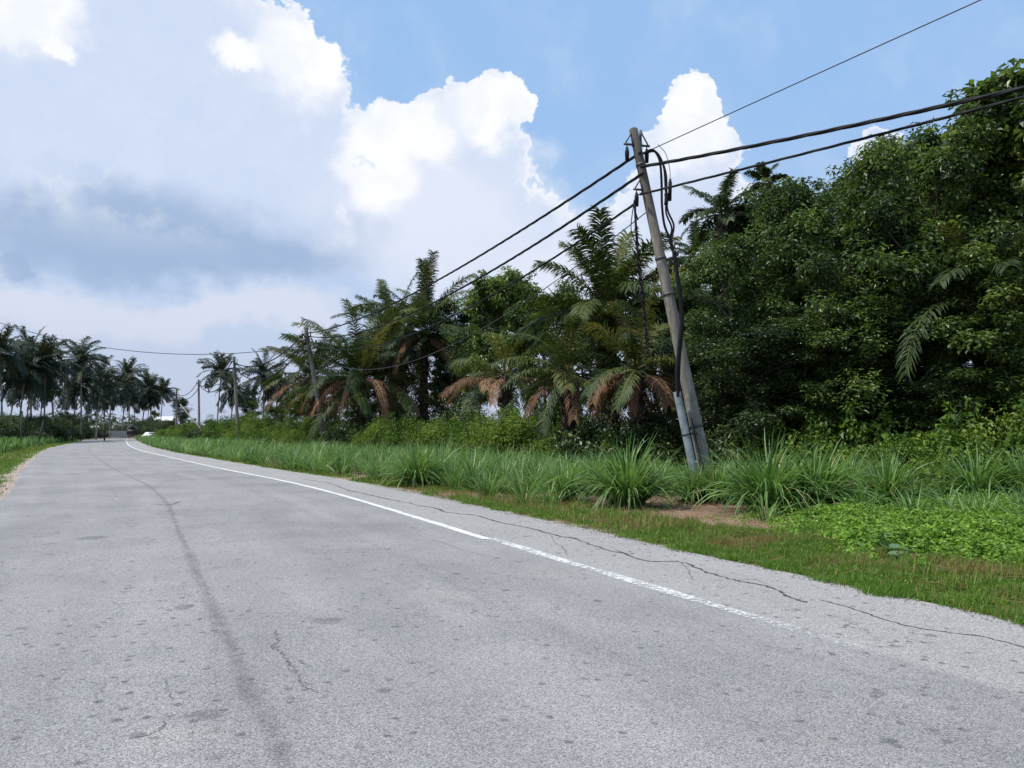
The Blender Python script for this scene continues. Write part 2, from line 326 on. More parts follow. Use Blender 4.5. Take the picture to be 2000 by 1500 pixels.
# asphalt
SPOTS = []
for (a_, b_, rx_, ry_, e_) in [(395, 1412, 48, 15, .6), (178, 1056, 32, 5, .6), (360, 1195, 22, 7, .55), (95, 1068, 14, 3, .35), (700, 1476, 12, 6, .5), (1860, 1395, 14, 5, .5), (640, 1222, 38, 8, .45), (1400, 1350, 10, 4, .4)]:
    g_ = G(a_, b_); SPOTS.append((g_[0], g_[1], abs(G(a_+rx_, b_)[0]-g_[0]), abs(G(a_, b_-ry_)[1]-g_[1]), e_))
def asphalt(name, darker=1.0):
    m, t = newmat(name); pos_ = t.new('ShaderNodeNewGeometry').outputs['Position']; uvn = t.new('ShaderNodeTexCoord').outputs['UV']
    su = t.new('ShaderNodeSeparateXYZ'); t.put(su.inputs[0], uvn); dd, ss_ = su.outputs[0], su.outputs[1]
    cu = t.new('ShaderNodeCombineXYZ'); t.put(cu.inputs[0], dd); t.put(cu.inputs[1], t.m('MULTIPLY', ss_, .12)); along = cu.outputs[0]
    big = t.noise(pos_, .35, 5, .6); mid = t.noise(pos_, 2.6, 5, .62); lanes = t.noise(along, 1.3, 4, .6)
    grit = t.noise(pos_, 120, 3, .85); chip = t.voro(pos_, 150, 0, 'F1', 1)
    c = t.mix(t.ss(big, .3, .7), (.212*darker, .204*darker, .201*darker), (.286*darker, .274*darker, .264*darker))
    c = t.mix(t.m('MULTIPLY', t.ss(lanes, .4, .75), .55), c, (.325*darker, .313*darker, .303*darker))
    c = t.mix(t.m('MULTIPLY', t.ss(t.noise(pos_, .9, 4, .6), .56, .70), .35), c, (.33*darker, .315*darker, .29*darker))
    c = t.mix(t.m('MULTIPLY', t.ss(mid, .52, .75), .30), c, (.19*darker, .185*darker, .20*darker))
    # shoulder strip right of the white line: paler and warmer
    sh = t.m('MULTIPLY', t.ss(t.m('ADD', dd, t.m('MULTIPLY', mid, .1)), -1.86, -1.74), .6); c = t.mix(sh, c, (.335*darker, .319*darker, .301*darker))
    # dark tar joint on the crown of the road
    jd = t.m('ABSOLUTE', t.m('ADD', t.m('ADD', dd, 5.97), t.m('MULTIPLY', t.m('SUBTRACT', t.noise(along, 5, 4), .5), .20)))
    jn = t.ss(t.noise(pos_, 5, 4, .65), .25, .62); c = t.mix(t.m('MULTIPLY', t.m('MULTIPLY', t.ss(jd, .085, .0), jn), .60), c, (.115, .11, .115))
    for (ex, ey, erx, ery, ea) in SPOTS:      # old patches and shallow scars in the wearing course
        q_ = t.v('MULTIPLY', t.v('SUBTRACT', t.v('ADD', pos_, t.v('SCALE', t.v('SUBTRACT', t.noise(pos_, 7, 4, .6, 0, 1), (.5, .5, .5)), min(.22, erx*1.1))), (ex, ey, 0)), (1/erx, 1/ery, 0))
        c = t.mix(t.m('MULTIPLY', t.ss(t.v('LENGTH', q_), 1.1, .55), ea), c, (.125, .12, .13))
    # wheel paths: slightly polished, greyer bands
    for wc_ in (2.9, 4.75, 6.9, 8.4):
        wd_ = t.m('ABSOLUTE', t.m('ADD', dd, wc_)); c = t.mix(t.m('MULTIPLY', t.ss(wd_, .45, .05), t.m('MULTIPLY', lanes, .30)), c, (.195*darker, .19*darker, .192*darker))
    # second faint seam
    j2 = t.m('ABSOLUTE', t.m('ADD', t.m('ADD', dd, 3.6), t.m('MULTIPLY', t.m('SUBTRACT', t.noise(along, 3, 4), .5), .5)))
    c = t.mix(t.m('MULTIPLY', t.m('MULTIPLY', t.ss(j2, .06, .0), jn), .25), c, (.15, .145, .16))
    # oil spots and small pits
    vs_ = t.voro(t.v('ADD', pos_, t.v('SCALE', t.noise(pos_, 14, 2, .5, 0, 1), .06)), 1.3, 0, dim='2D'); sel = t.ss(t.noise(pos_, .8, 2), .50, .60)
    c = t.mix(t.m('MULTIPLY', t.m('MULTIPLY', t.ss(vs_, .075, .04), sel), .65), c, (.10, .098, .105))
    vs2 = t.voro(t.v('ADD', pos_, t.v('SCALE', t.noise(pos_, 25, 2, .5, 0, 1), .03)), 3.4, 0, dim='2D'); vsel = t.ss(t.noise(pos_, .55, 3, .6), .46, .60)
    c = t.mix(t.m('MULTIPLY', t.m('MULTIPLY', t.ss(vs2, .115, .06), vsel), .75), c, (.10, .098, .10))
    vs3 = t.voro(t.v('ADD', pos_, t.v('SCALE', t.noise(pos_, 20, 2, .5, 0, 1), .04)), 1.9, 0, dim='2D'); c = t.mix(t.m('MULTIPLY', t.ss(vs3, .055, .032), .75), c, (.12, .115, .115))
    # hairline crazing
    ck = t.voro(t.v('ADD', pos_, t.v('SCALE', t.noise(pos_, 3, 4, .6, 0, 1), .5)), 1.15, 0, 'DISTANCE_TO_EDGE'); cs = t.ss(t.noise(pos_, .5, 2), .55, .66)
    c = t.mix(t.m('MULTIPLY', t.m('MULTIPLY', t.ss(ck, .012, .002), cs), .6), c, (.11, .10, .10))
    # aggregate
    sc = t.new('ShaderNodeSeparateColor'); t.put(sc.inputs[0], chip)
    g1 = t.m('ADD', t.m('MULTIPLY', t.m('SUBTRACT', grit, .5), 2.1), t.m('MULTIPLY', t.m('SUBTRACT', sc.outputs[0], .5), 1.0))
    c = t.mix(1.0, c, t.new('ShaderNodeCombineColor').outputs[0], 'MULTIPLY') if False else t.v('SCALE', c, t.m('ADD', 1.0, g1))
    fine = t.m('ADD', grit, t.m('MULTIPLY', sc.outputs[0], .4))
    finish(t, principled(t, c, .9, .10, normal=bump(t, fine, .5, .006))); return m
M['asphalt'] = asphalt('asphalt')
def paint(name, lo, hi, near):
    m, t = newmat(name); pos_ = t.new('ShaderNodeNewGeometry').outputs['Position']; n = t.noise(pos_, 21, 6, .75); n3 = t.noise(pos_, 1.6, 3)
    sp = t.new('ShaderNodeSeparateXYZ'); t.put(sp.inputs[0], pos_)
    wear = t.m('ADD', n, t.m('MULTIPLY', t.m('SUBTRACT', n3, .5), .3)); wear = t.m('SUBTRACT', wear, t.ss(sp.outputs[1], 8.0, 4.8, 0.0, near))
    g = t.m('ADD', .75, t.m('MULTIPLY', t.noise(pos_, 80, 2, .7), .5))
    c = t.mix(t.ss(t.noise(pos_, 4, 4, .6), .3, .7), (.58, .57, .55), (.78, .78, .77)); c = t.v('SCALE', c, g)
    mx = t.new('ShaderNodeMixShader'); t.put(mx.inputs[0], t.m('MULTIPLY', t.ss(wear, lo, hi), .93)); t.l.new(t.new('ShaderNodeBsdfTransparent').outputs[0], mx.inputs[1]); t.l.new(principled(t, c, .75, .2), mx.inputs[2])
    finish(t, mx.outputs[0]); return m
M['paint'] = paint('road_paint', .30, .48, 0.0); M['paint_worn'] = paint('worn_road_paint', .36, .60, .16)
def earth():
    m, t = newmat('earth'); p = t.new('ShaderNodeNewGeometry').outputs['Position']; a = t.noise(p, 1.3, 6, .65); b = t.noise(p, 22, 5, .7); c0 = t.noise(p, .22, 3)
    st = t.noise(t.v('MULTIPLY', p, (40, 9, 1)), 1, 4, .6, 1.5)
    c = t.mix(t.ss(a, .3, .7), (.20, .125, .085), (.36, .25, .185)); c = t.mix(t.m('MULTIPLY', t.ss(b, .35, .65), .5), c, (.13, .085, .06))
    c = t.mix(t.m('MULTIPLY', t.ss(st, .52, .62), .5), c, (.42, .31, .22)); c = t.mix(t.m('MULTIPLY', t.ss(c0, .45, .6), .6), c, (.085, .10, .04))
    finish(t, principled(t, c, .95, .1, normal=bump(t, b, .8, .03))); return m
M['earth'] = earth()
def sand():
    m, t = newmat('sandy_dirt'); p = t.new('ShaderNodeNewGeometry').outputs['Position']; a = t.noise(p, 2, 6, .65); b = t.noise(p, 45, 4, .7)
    c = t.mix(t.ss(a, .3, .7), (.30, .235, .185), (.43, .36, .30)); c = t.mix(t.m('MULTIPLY', t.ss(b, .4, .7), .5), c, (.22, .17, .13))
    finish(t, principled(t, c, .95, .1, normal=bump(t, b, .6, .02))); return m
M['sand'] = sand()
gm = bpy.data.meshes.new('ground'); gm.from_pydata([(-2500, -600, 0), (2500, -600, 0), (2500, 4000, 0), (-2500, 4000, 0)], [], [(0, 1, 2, 3)]); gm.materials.append(M['earth'])
tag(link('ground', gm), kind='structure')
strip('road', [.06, 0, -1.9, -4, -6, -8, -RW, -RW-.08], [0, .03, .034, .04, .045, .04, .034, 0], M['asphalt'], jag={0: wob(.05, 1.1), 1: wob(.045, 1.1)})
def smask(lo, hi): return S[(S >= lo) & (S <= hi)]
s0 = sd_of(G(1700, 1285)[:2])[0][0]; s1 = sd_of(G(958, 1060)[:2])[0][0]
strip('white_edge_line', [-1.86, -2.0], [.0385, .0385], M['paint'], smask(s1, 330), jag={0: wob(.012, 2.1), 1: wob(.012, 2.6, 1)})
strip('worn_edge_line', [-1.79, -1.94], [.0385, .0385], M['paint_worn'], smask(s0, s1+.1), jag={0: wob(.02, 2.1), 1: wob(.02, 2.6, 1)})
strip('dirt_shoulder', [-RW+.02, -RW-.7], [.006, .006], M['sand'], jag={1: wob(.35, .5)})
strip('dirt_margin', [.05, .32], [.006, .006], M['sand'], jag={1: wob(.18, .8)})

# cracks and patches
def flat_poly(mb, pts): n = len(pts); mb.add(pts, t=[(0, i, i+1) for i in range(1, n-1)])
ck = MB(); ck2 = MB()
def roadz(x, y, dz):
    s_, d_ = sd_of(np.array([[x, y]])); d_ = d_[0]; return float(np.interp(-d_, [0, 1.9, 4, 6, 8, RW], [.03, .034, .04, .045, .04, .034]))+dz
def crack(px, wd=.018, dz=.003, mb=None):
    mb = mb or (ck if wd > .015 else ck2); jit = min(.016, wd*.3) if wd > .015 else .011
    g = np.array([G(*p)[:2] for p in px]); g = smooth_path([(*q, 0) for q in g], len(px)*9)[:, :2]
    tg = nrm(np.gradient(g, axis=0)); nn = np.stack([tg[:, 1], -tg[:, 0]], 1)
    g = g+nn*rng.normal(0, jit, (len(g), 1)); ww = wd*(.35+.9*rng.random(len(g)))[:, None]; ww[0] = ww[-1] = .001
    z = np.array([roadz(*p, dz) for p in g])[:, None]; L_ = np.concatenate([g-nn*ww/2, z], 1); R_ = np.concatenate([g+nn*ww/2, z], 1); n = len(g)
    mb.add(np.concatenate([L_, R_]), [(i, i+1, n+i+1, n+i) for i in range(n-1)])
crack([(590, 938), (640, 945), (680, 960), (712, 967), (760, 978), (850, 996), (868, 1003), (930, 1010)], .05)
crack([(930, 1010), (985, 1026), (1030, 1034), (1075, 1047), (1130, 1058)], .045)
crack([(1110, 1052), (1160, 1070), (1200, 1083), (1240, 1086)], .03)
crack([(1200, 1078), (1260, 1100), (1330, 1103), (1385, 1125), (1440, 1140), (1500, 1152), (1540, 1172), (1575, 1184)], .038)
crack([(1600, 1178), (1660, 1194), (1720, 1215), (1780, 1232), (1850, 1243), (1920, 1252), (1975, 1266), (2020, 1280)], .02)
crack([(535, 1240), (545, 1262), (532, 1275), (552, 1290), (566, 1315)], .010)
crack([(585, 1302), (605, 1318)], .010); crack([(330, 1410), (322, 1430), (300, 1448), (250, 1462)], .008)
crack([(600, 1216), (640, 1222), (668, 1219)], .009); crack([(320, 1340), (330, 1365), (336, 1385)], .006)
crack([(1075, 1047), (1082, 1062), (1100, 1075), (1108, 1090)], .012); crack([(1330, 1103), (1345, 1120), (1352, 1138)], .012); crack([(1000, 1029), (1020, 1022), (1040, 1024)], .012); crack([(1440, 1140), (1470, 1138), (1500, 1145)], .01)
crack([(560, 1300), (580, 1330), (590, 1352), (620, 1370)], .008)
crack([(850, 1060), (900, 1078), (950, 1092)], .008)
crack([(300, 989), (330, 990), (352, 984)], .05)
mk, t_ = newmat('crack'); finish(t_, principled(t_, (.075, .068, .062), .95, .05)); tag(ck.build('road_cracks', mk, smooth=False), kind='structure')
mk, t_ = newmat('fine_crack'); finish(t_, principled(t_, (.15, .145, .145), .95, .05)); tag(ck2.build('fine_road_cracks', mk, smooth=False), kind='structure')
# ------------------------------------------------------------------ leaves
def leaves(mb, c, nml, ax, L, Wd, att, fold=.25):
    n = len(c); nml = nrm(nml); ax = nrm(ax-nml*np.sum(ax*nml, 1, keepdims=True)); sd_ = np.cross(nml, ax)
    L = np.broadcast_to(L, (n,))[:, None]; Wd = np.broadcast_to(Wd, (n,))[:, None]
    v0 = c; v1 = c+ax*L*.45+sd_*Wd*.5+nml*Wd*fold; v2 = c+ax*L-nml*L*.12; v3 = c+ax*L*.45-sd_*Wd*.5+nml*Wd*fold; i = np.arange(n)*4
    mb.add(np.stack([v0, v1, v2, v3], 1), t=np.concatenate([np.stack([i, i+1, i+2], 1), np.stack([i, i+2, i+3], 1)]), a=np.repeat(att, 4))
def clump_leaves(mb, cen, rad, per, L, Wd, flat=.75, droop=.3, attm=.42, atts=.15):
    nc = len(cen); idx = np.repeat(np.arange(nc), per); n = len(idx); u = nrm(rng.normal(0, 1, (n, 3))); r = rng.random(n)**.45
    rad = np.broadcast_to(rad, (nc,)); p = cen[idx]+u*(rad[idx]*r)[:, None]*np.array([1, 1, flat])
    ca = rng.normal(0, .19, nc); nml = u*.55+np.array([0, 0, .8])+rng.normal(0, .45, (n, 3)); ax = u*.9+rng.normal(0, .5, (n, 3)); ax[:, 2] -= droop
    leaves(mb, p, nml, ax, L*rng.uniform(.6, 1.25, n), Wd*rng.uniform(.6, 1.2, n), np.clip(attm+ca[idx]+rng.normal(0, atts, n), 0, 1))
def proj(xy):
    x, y, z = xy[:, 0], xy[:, 1], -CAMH; c, s_ = math.cos(PITCH), math.sin(PITCH); f = y*c+z*s_; u = -y*s_+z*c; return 1000+F*x/f, 750-F*u/f
def dirt_zone(xy):                      # 0..1: the strip of bare reddish dirt in front of the clumps
    px, py = proj(xy); lo = np.interp(px, [820, 1000, 1150, 1300, 1450, 1500], [958, 966, 974, 968, 966, 985]); hi = np.interp(px, [820, 950, 1150, 1300, 1400, 1460, 1500], [962, 976, 1003, 1008, 1030, 1024, 985])
    return (py > lo)*(py < hi+7*np.sin(px*.11))*1.0
# ------------------------------------------------------------------ grass
BP = [.7, 1, .85, .6, .08]
def grass_points(n, slo, shi, dlo, dhi, edgej=.25):
    s = rng.uniform(slo, shi, n); dd = rng.uniform(dlo, dhi, n); return s, dd
def blades_at(mb, xy, h, wd, lean, droop, segs=4, z=0.0, noise=0.03, attm=.45, atts=.18):
    n = len(xy); az_ = rng.uniform(0, 2*math.pi, n); ln = np.abs(rng.normal(0, 1, n))*lean
    d0 = np.stack([np.cos(az_)*ln, np.sin(az_)*ln, np.ones(n)], 1)
    side = np.stack([-np.sin(az_), np.cos(az_), rng.normal(0, .3, n)], 1)
    prof = np.interp(np.linspace(0, 1, segs+1), np.linspace(0, 1, 5), BP)
    ribbons(mb, np.concatenate([xy, np.full((n, 1), z)], 1), d0, h, wd, droop, segs, prof, np.clip(rng.normal(attm, atts, n), 0, 1), side, noise)
def hnoise(xy, f, ph=0.0): return np.sin(xy[:, 0]*f+ph+1.7*np.sin(xy[:, 1]*f*.7+ph))*np.sin(xy[:, 1]*f*1.3+2*ph)
EDGE_G = lambda s: np.interp(s, [0, 58, 66, 90, 400], [1.3, 1.0, .35, .15, .1])     # gap between asphalt and tall grass
smain = sd_of(G(1220, 990)[:2])[0][0]
def clumpfield(mb, slo, shi, dlo, dhi, dens, per, h, wd, segs):
    L_ = shi-slo; nc = int(L_*(dhi-dlo)*dens); s, dd = grass_points(nc, slo, shi, dlo, dhi); dd = dd+EDGE_G(s)
    c = edge_at(s, dd); k_ = dirt_zone(c) < .5; c = c[k_]; s = s[k_]; nc = len(c); hh = h*rng.uniform(.7, 1.2, nc)*(1+.15*hnoise(c, .8)); cl = rng.normal(0, .12, nc)
    idx = np.repeat(np.arange(nc), per); r = np.abs(rng.normal(0, .13, len(idx))); a = rng.uniform(0, 6.283, len(idx)); n = len(idx)
    off_ = np.stack([np.cos(a)*r, np.sin(a)*r], 1); xy = c[idx]+off_
    ln = .15+2.0*r+np.abs(rng.normal(0, .22, n)); d0 = np.stack([np.cos(a)*ln, np.sin(a)*ln, np.ones(n)], 1)
    side = np.stack([-np.sin(a), np.cos(a), rng.normal(0, .4, n)], 1)
    prof = np.interp(np.linspace(0, 1, segs+1), np.linspace(0, 1, 5), BP)
    ribbons(mb, np.concatenate([xy, np.zeros((n, 1))], 1), d0, hh[idx]*rng.uniform(.65, 1.15, n), wd*rng.uniform(.7, 1.3, n), rng.uniform(.6, 1.9, n), segs, prof, np.clip(cl[idx]+rng.normal(.46, .2, n), 0, 1), side, .05)
sN = sd_of(G(1100, 1029)[:2])[0][0]     # arc length where the near verge ends
g1 = MB()
clumpfield(g1, sN+2.2, sN+14, 0, 6.5, 2.6, 46, 1.15, .022, 4)
clumpfield(g1, sN+14, sN+40, 0, 8.0, 2.0, 34, 1.12, .03, 3)
clumpfield(g1, sN+40, sN+85, 0, 9.0, 1.3, 22, 1.15, .05, 3)
clumpfield(g1, sN+85, sN+200, 0, 10, .55, 14, 1.25, .10, 2)
tag(g1.build('verge_grass', M['blade']), 'dense band of tall green grass along the right edge of the road', 'tall grass', kind='stuff')
g1b = MB()                              # tall grass behind the counted clumps, round the leaning pole
clumpfield(g1b, sN-14, sN+2.2, 4.6, 9.5, 1.3, 40, .72, .022, 4)
clumpfield(g1b, sN-1.5, sN+2.4, 1.8, 4.0, 1.8, 40, .75, .022, 4)
tag(g1b.build('field_grass', M['blade']), 'looser tall grass growing around the foot of the leaning pole', 'tall grass', kind='stuff')
g2 = MB()
def leftfield(slo, shi, dlo, dhi, dens, per, h, wd):
    nc = int((shi-slo)*(dhi-dlo)*dens); s, dd = grass_points(nc, slo, shi, dlo, dhi); c = edge_at(s, -RW-dd); idx = np.repeat(np.arange(nc), per); n = len(idx)
    blades_at(g2, c[idx]+rng.normal(0, .18, (n, 2)), h*rng.uniform(.6, 1.2, n), wd, .35, rng.uniform(.4, 1.4, n), 3)
leftfield(sN+0, sN+60, 3.2, 14, .9, 22, .95, .05)
leftfield(sN+60, sN+220, 1.8, 22, .4, 12, 1.1, .12)
tag(g2.build('left_verge_grass', M['blade']), 'tall pale green grass beyond the left edge of the road', 'tall grass', kind='stuff')

# near counted clumps
def make_clump(n=420, h=1.35, r=.22, seed=1):
    global rng; keep = rng; rng = np.random.default_rng(seed); mb = MB()
    a = rng.uniform(0, 6.283, n); rr = r*np.sqrt(rng.random(n)); xy = np.stack([np.cos(a)*rr, np.sin(a)*rr], 1)
    ln = .08+.9*(rr/r)**1.2*rng.uniform(.3, 1.3, n)*.75; d0 = np.stack([np.cos(a)*ln, np.sin(a)*ln, np.ones(n)], 1)
    side = np.stack([-np.sin(a), np.cos(a), rng.normal(0, .35, n)], 1)
    ribbons(mb, np.concatenate([xy, np.zeros((n, 1))], 1), d0, h*rng.uniform(.55, 1.25, n), rng.uniform(.024, .052, n), rng.uniform(.9, 3.0, n), 6, [.6, .9, 1, .95, .75, .45, .05], np.clip(rng.normal(.58, .22, n), 0, 1), side, .035)
    nd = 46; a = rng.uniform(0, 6.283, nd); d0 = np.stack([np.cos(a)*2.2, np.sin(a)*2.2, np.ones(nd)*.7], 1)       # dry blades at the base
    ribbons(mb, np.concatenate([np.stack([np.cos(a), np.sin(a)], 1)*r*.8, np.full((nd, 1), .03)], 1), d0, rng.uniform(.3, .6, nd), .016, 2.0, 3, [.8, 1, .7, .1], 1.0)
    rng = keep; return mb.mesh('grass_clump', M['blade'])
cm = [make_clump(430, 1.35, .24, 11), make_clump(520, 1.45, .30, 12), make_clump(380, 1.25, .22, 13)]
clumps = [(1100, 978, .85, 0, 'narrow grass clump beside the dirt, left of the big rounded clump'),
          (1225, 990, 1.05, 1, 'big rounded grass clump standing alone in front of bare dirt'),
          (1352, 981, .82, 2, 'grass clump in front of the foot of the leaning pole'),
          (1500, 1000, 1.05, 1, 'large arching grass clump right of the bare dirt patch'),
          (1590, 998, 1.15, 0, 'tallest grass clump, upright blades, joined to the large arching clump'),
          (1735, 992, 1.0, 2, 'spiky upright grass clump behind the bright creeper patch'),
          (1905, 985, 1.02, 0, 'wide spreading grass clump near the right edge of the picture'),
          (2015, 985, 1.0, 1, 'grass clump cut by the right edge of the picture'),
          (815, 950, .9, 1, 'dark grass clump standing out of the verge band beside the road'),
          (1290, 962, .75, 2, 'small grass clump between the big rounded clump and the pole'),
          (1440, 968, .8, 0, 'grass clump just right of the leaning pole, behind the dirt'),
          (1660, 975, .85, 1, 'grass clump set back between the tallest clump and the spiky clump'),
          (1402, 981, .78, 1, 'grass clump at the right side of the leaning pole foot'),
          (1155, 965, .8, 2, 'grass clump directly behind the narrow and the big rounded clumps')]
for (px, py, sc, k, lb) in clumps:
    o = link('grass_clump', cm[k]); g = G(px, py); o.location = (g[0], g[1], 0); o.rotation_euler = (0, 0, rng.uniform(0, 6.28)); o.scale = (sc, sc, sc*rng.uniform(.90, 1.0))
    tag(o, lb, 'grass clump', 'tall grass clumps on the right verge')

# short turf of the right verge
tf = MB()
def turf(n, slo, shi, dlo, dhi, h, wd, side=1):
    s = rng.uniform(slo, shi, n); u = rng.random(n); dd = dlo+(dhi-dlo)*u; jag = .16*np.sin(s*3.1+2*np.sin(s*1.1))+.12*np.sin(s*8.3+1)+.06*rng.normal(0, 1, n)
    if side > 0: xy = edge_at(s, dd+jag*.6*np.clip(1.2-dd, .2, 1))
    else: xy = edge_at(s, -RW-dd-jag)
    a1 = hnoise(xy, 1.1, .7)+.6*hnoise(xy, 3.7, 1.9)+rng.normal(0, .35, n)
    t2 = (dd-dlo)/max(dhi-dlo, .1)
    dry = (a1*.8+rng.normal(0, .5, n)+np.where((t2 > .25), .15, -.75)) > .95
    bare = (hnoise(xy, .9, 2.4)+.7*hnoise(xy, 4.3, .2)+.5*rng.normal(0, 1, n)) > np.interp(s, [sN-6, sN-1, sN+3], [1.5, .55, .1])
    if side > 0: bare = bare | ((dirt_zone(xy) > 0) & (rng.random(n) < .88))
    keep = ~bare; xy = xy[keep]; dry = dry[keep]; m_ = keep.sum(); hh = h*rng.uniform(.5, 1.4, m_)*(1+.5*hnoise(xy, 5.0, 1.3))
    az_ = rng.uniform(0, 6.283, m_); ln = np.abs(rng.normal(0, .55, m_)); d0 = np.stack([np.cos(az_)*ln, np.sin(az_)*ln, np.ones(m_)], 1)
    att = np.where(dry, rng.uniform(.62, 1, m_), rng.uniform(0, .55, m_))
    ribbons(tf, np.concatenate([xy, np.zeros((m_, 1))], 1), d0, hh, wd, .8, 2, [1, .8, .08], att, None, .05)
turf(150000, sN-12, sN-2, -.04, 2.5, .085, .0095)
turf(45000, sN-12, sN-2, 2.5, 4.2, .10, .009)
turf(60000, sN-2, sN+10, .06, 2.4, .09, .011)
turf(30000, sN+10, sN+60, .12, 1.0, .12, .022)
turf(52000, sN-6, sN+45, .45, 4.2, .11, .02, -1)
turf(15000, sN+45, sN+160, .25, 3.2, .15, .05, -1)
tag(tf.build('short_verge_grass', M['turf']), 'short green and rust coloured grass on the verge beside the asphalt', 'grass', kind='stuff')
wd_ = MB(); n = 1500; s = rng.uniform(sN-12, sN+6, n); xy = edge_at(s, rng.uniform(.1, 3.8, n)); xy = xy[hnoise(xy, 1.7, 3.0) > .1]; cen = np.concatenate([xy, np.full((len(xy), 1), .06)], 1)
clump_leaves(wd_, cen, .06, 9, .045, .022, .6, .0, .5); tag(wd_.build('low_weeds', M['cover'], smooth=False), 'tiny leafy weeds scattered through the short verge grass', 'weeds', kind='stuff')
gv = MB(); n = 2600; s = rng.uniform(sN-12, sN+12, n); dd = np.abs(rng.normal(0, .28, n))-.18; xy = edge_at(s, dd); rr_ = rng.uniform(.004, .016, n)*rng.uniform(.5, 1, n)
s2 = rng.uniform(sN-3, sN+30, 1200); xy2 = edge_at(s2, -RW-rng.uniform(-.3, 1.2, 1200)); xy = np.concatenate([xy, xy2]); dd = np.concatenate([dd, np.full(1200, .1)]); rr_ = np.concatenate([rr_, rng.uniform(.006, .025, 1200)]); n = len(xy)
oc = np.array([[1, 0, 0], [0, 1, 0], [-1, 0, 0], [0, -1, 0], [0, 0, .8], [0, 0, -.8]]); V = oc[None]*rr_[:, None, None]*rng.uniform(.6, 1.3, (n, 6, 1)); V = V+np.concatenate([xy, np.where(dd < .02, .036, .012)[:, None]], 1)[:, None]; i6 = np.arange(n)[:, None, None]*6
gv.add(V, t=(np.array([[0, 1, 4], [1, 2, 4], [2, 3, 4], [3, 0, 4], [1, 0, 5], [2, 1, 5], [3, 2, 5], [0, 3, 5]])[None]+i6).reshape(-1, 3)); tag(gv.build('gravel', plain('stone', (.30, .27, .24), .9, 0, .2, .5, 30), smooth=False), 'loose grit and small stones along the broken asphalt edges', 'gravel', kind='stuff')
wt_ = MB(); nc = 90; s = np.concatenate([rng.uniform(sN-1.5, sN+4.5, 60), rng.uniform(sN-11, sN+4, 30)]); dd = rng.uniform(.35, 1.9, nc); c = edge_at(s, dd); idx = np.repeat(np.arange(nc), 24)
blades_at(wt_, c[idx]+rng.normal(0, .07, (len(idx), 2)), np.repeat(rng.uniform(.12, .34, nc), 24)*rng.uniform(.6, 1.1, len(idx)), .009, .4, 1.0, 3, attm=.55, atts=.25)
tag(wt_.build('wild_grass_tufts', M['turf']), 'knee-low thin wild grass tufts in front of the tall clumps', 'grass', kind='stuff')
# straw litter on the bare dirt
st = MB(); n = 24000; s = rng.uniform(sN-12, sN+10, n); xy = edge_at(s, rng.uniform(.05, 6.5, n)); a = rng.uniform(0, 6.283, n)
ribbons(st, np.concatenate([xy, rng.uniform(.006, .06, (n, 1))], 1), np.stack([np.cos(a), np.sin(a), rng.normal(0, .2, n)], 1), rng.uniform(.05, .28, n), .007, 0, 1, [1, .5], rng.uniform(.2, 1, n), None)
tag(st.build('straw_litter', M['dead']), 'dry reddish straw lying on the bare dirt between the clumps', 'straw', kind='stuff')

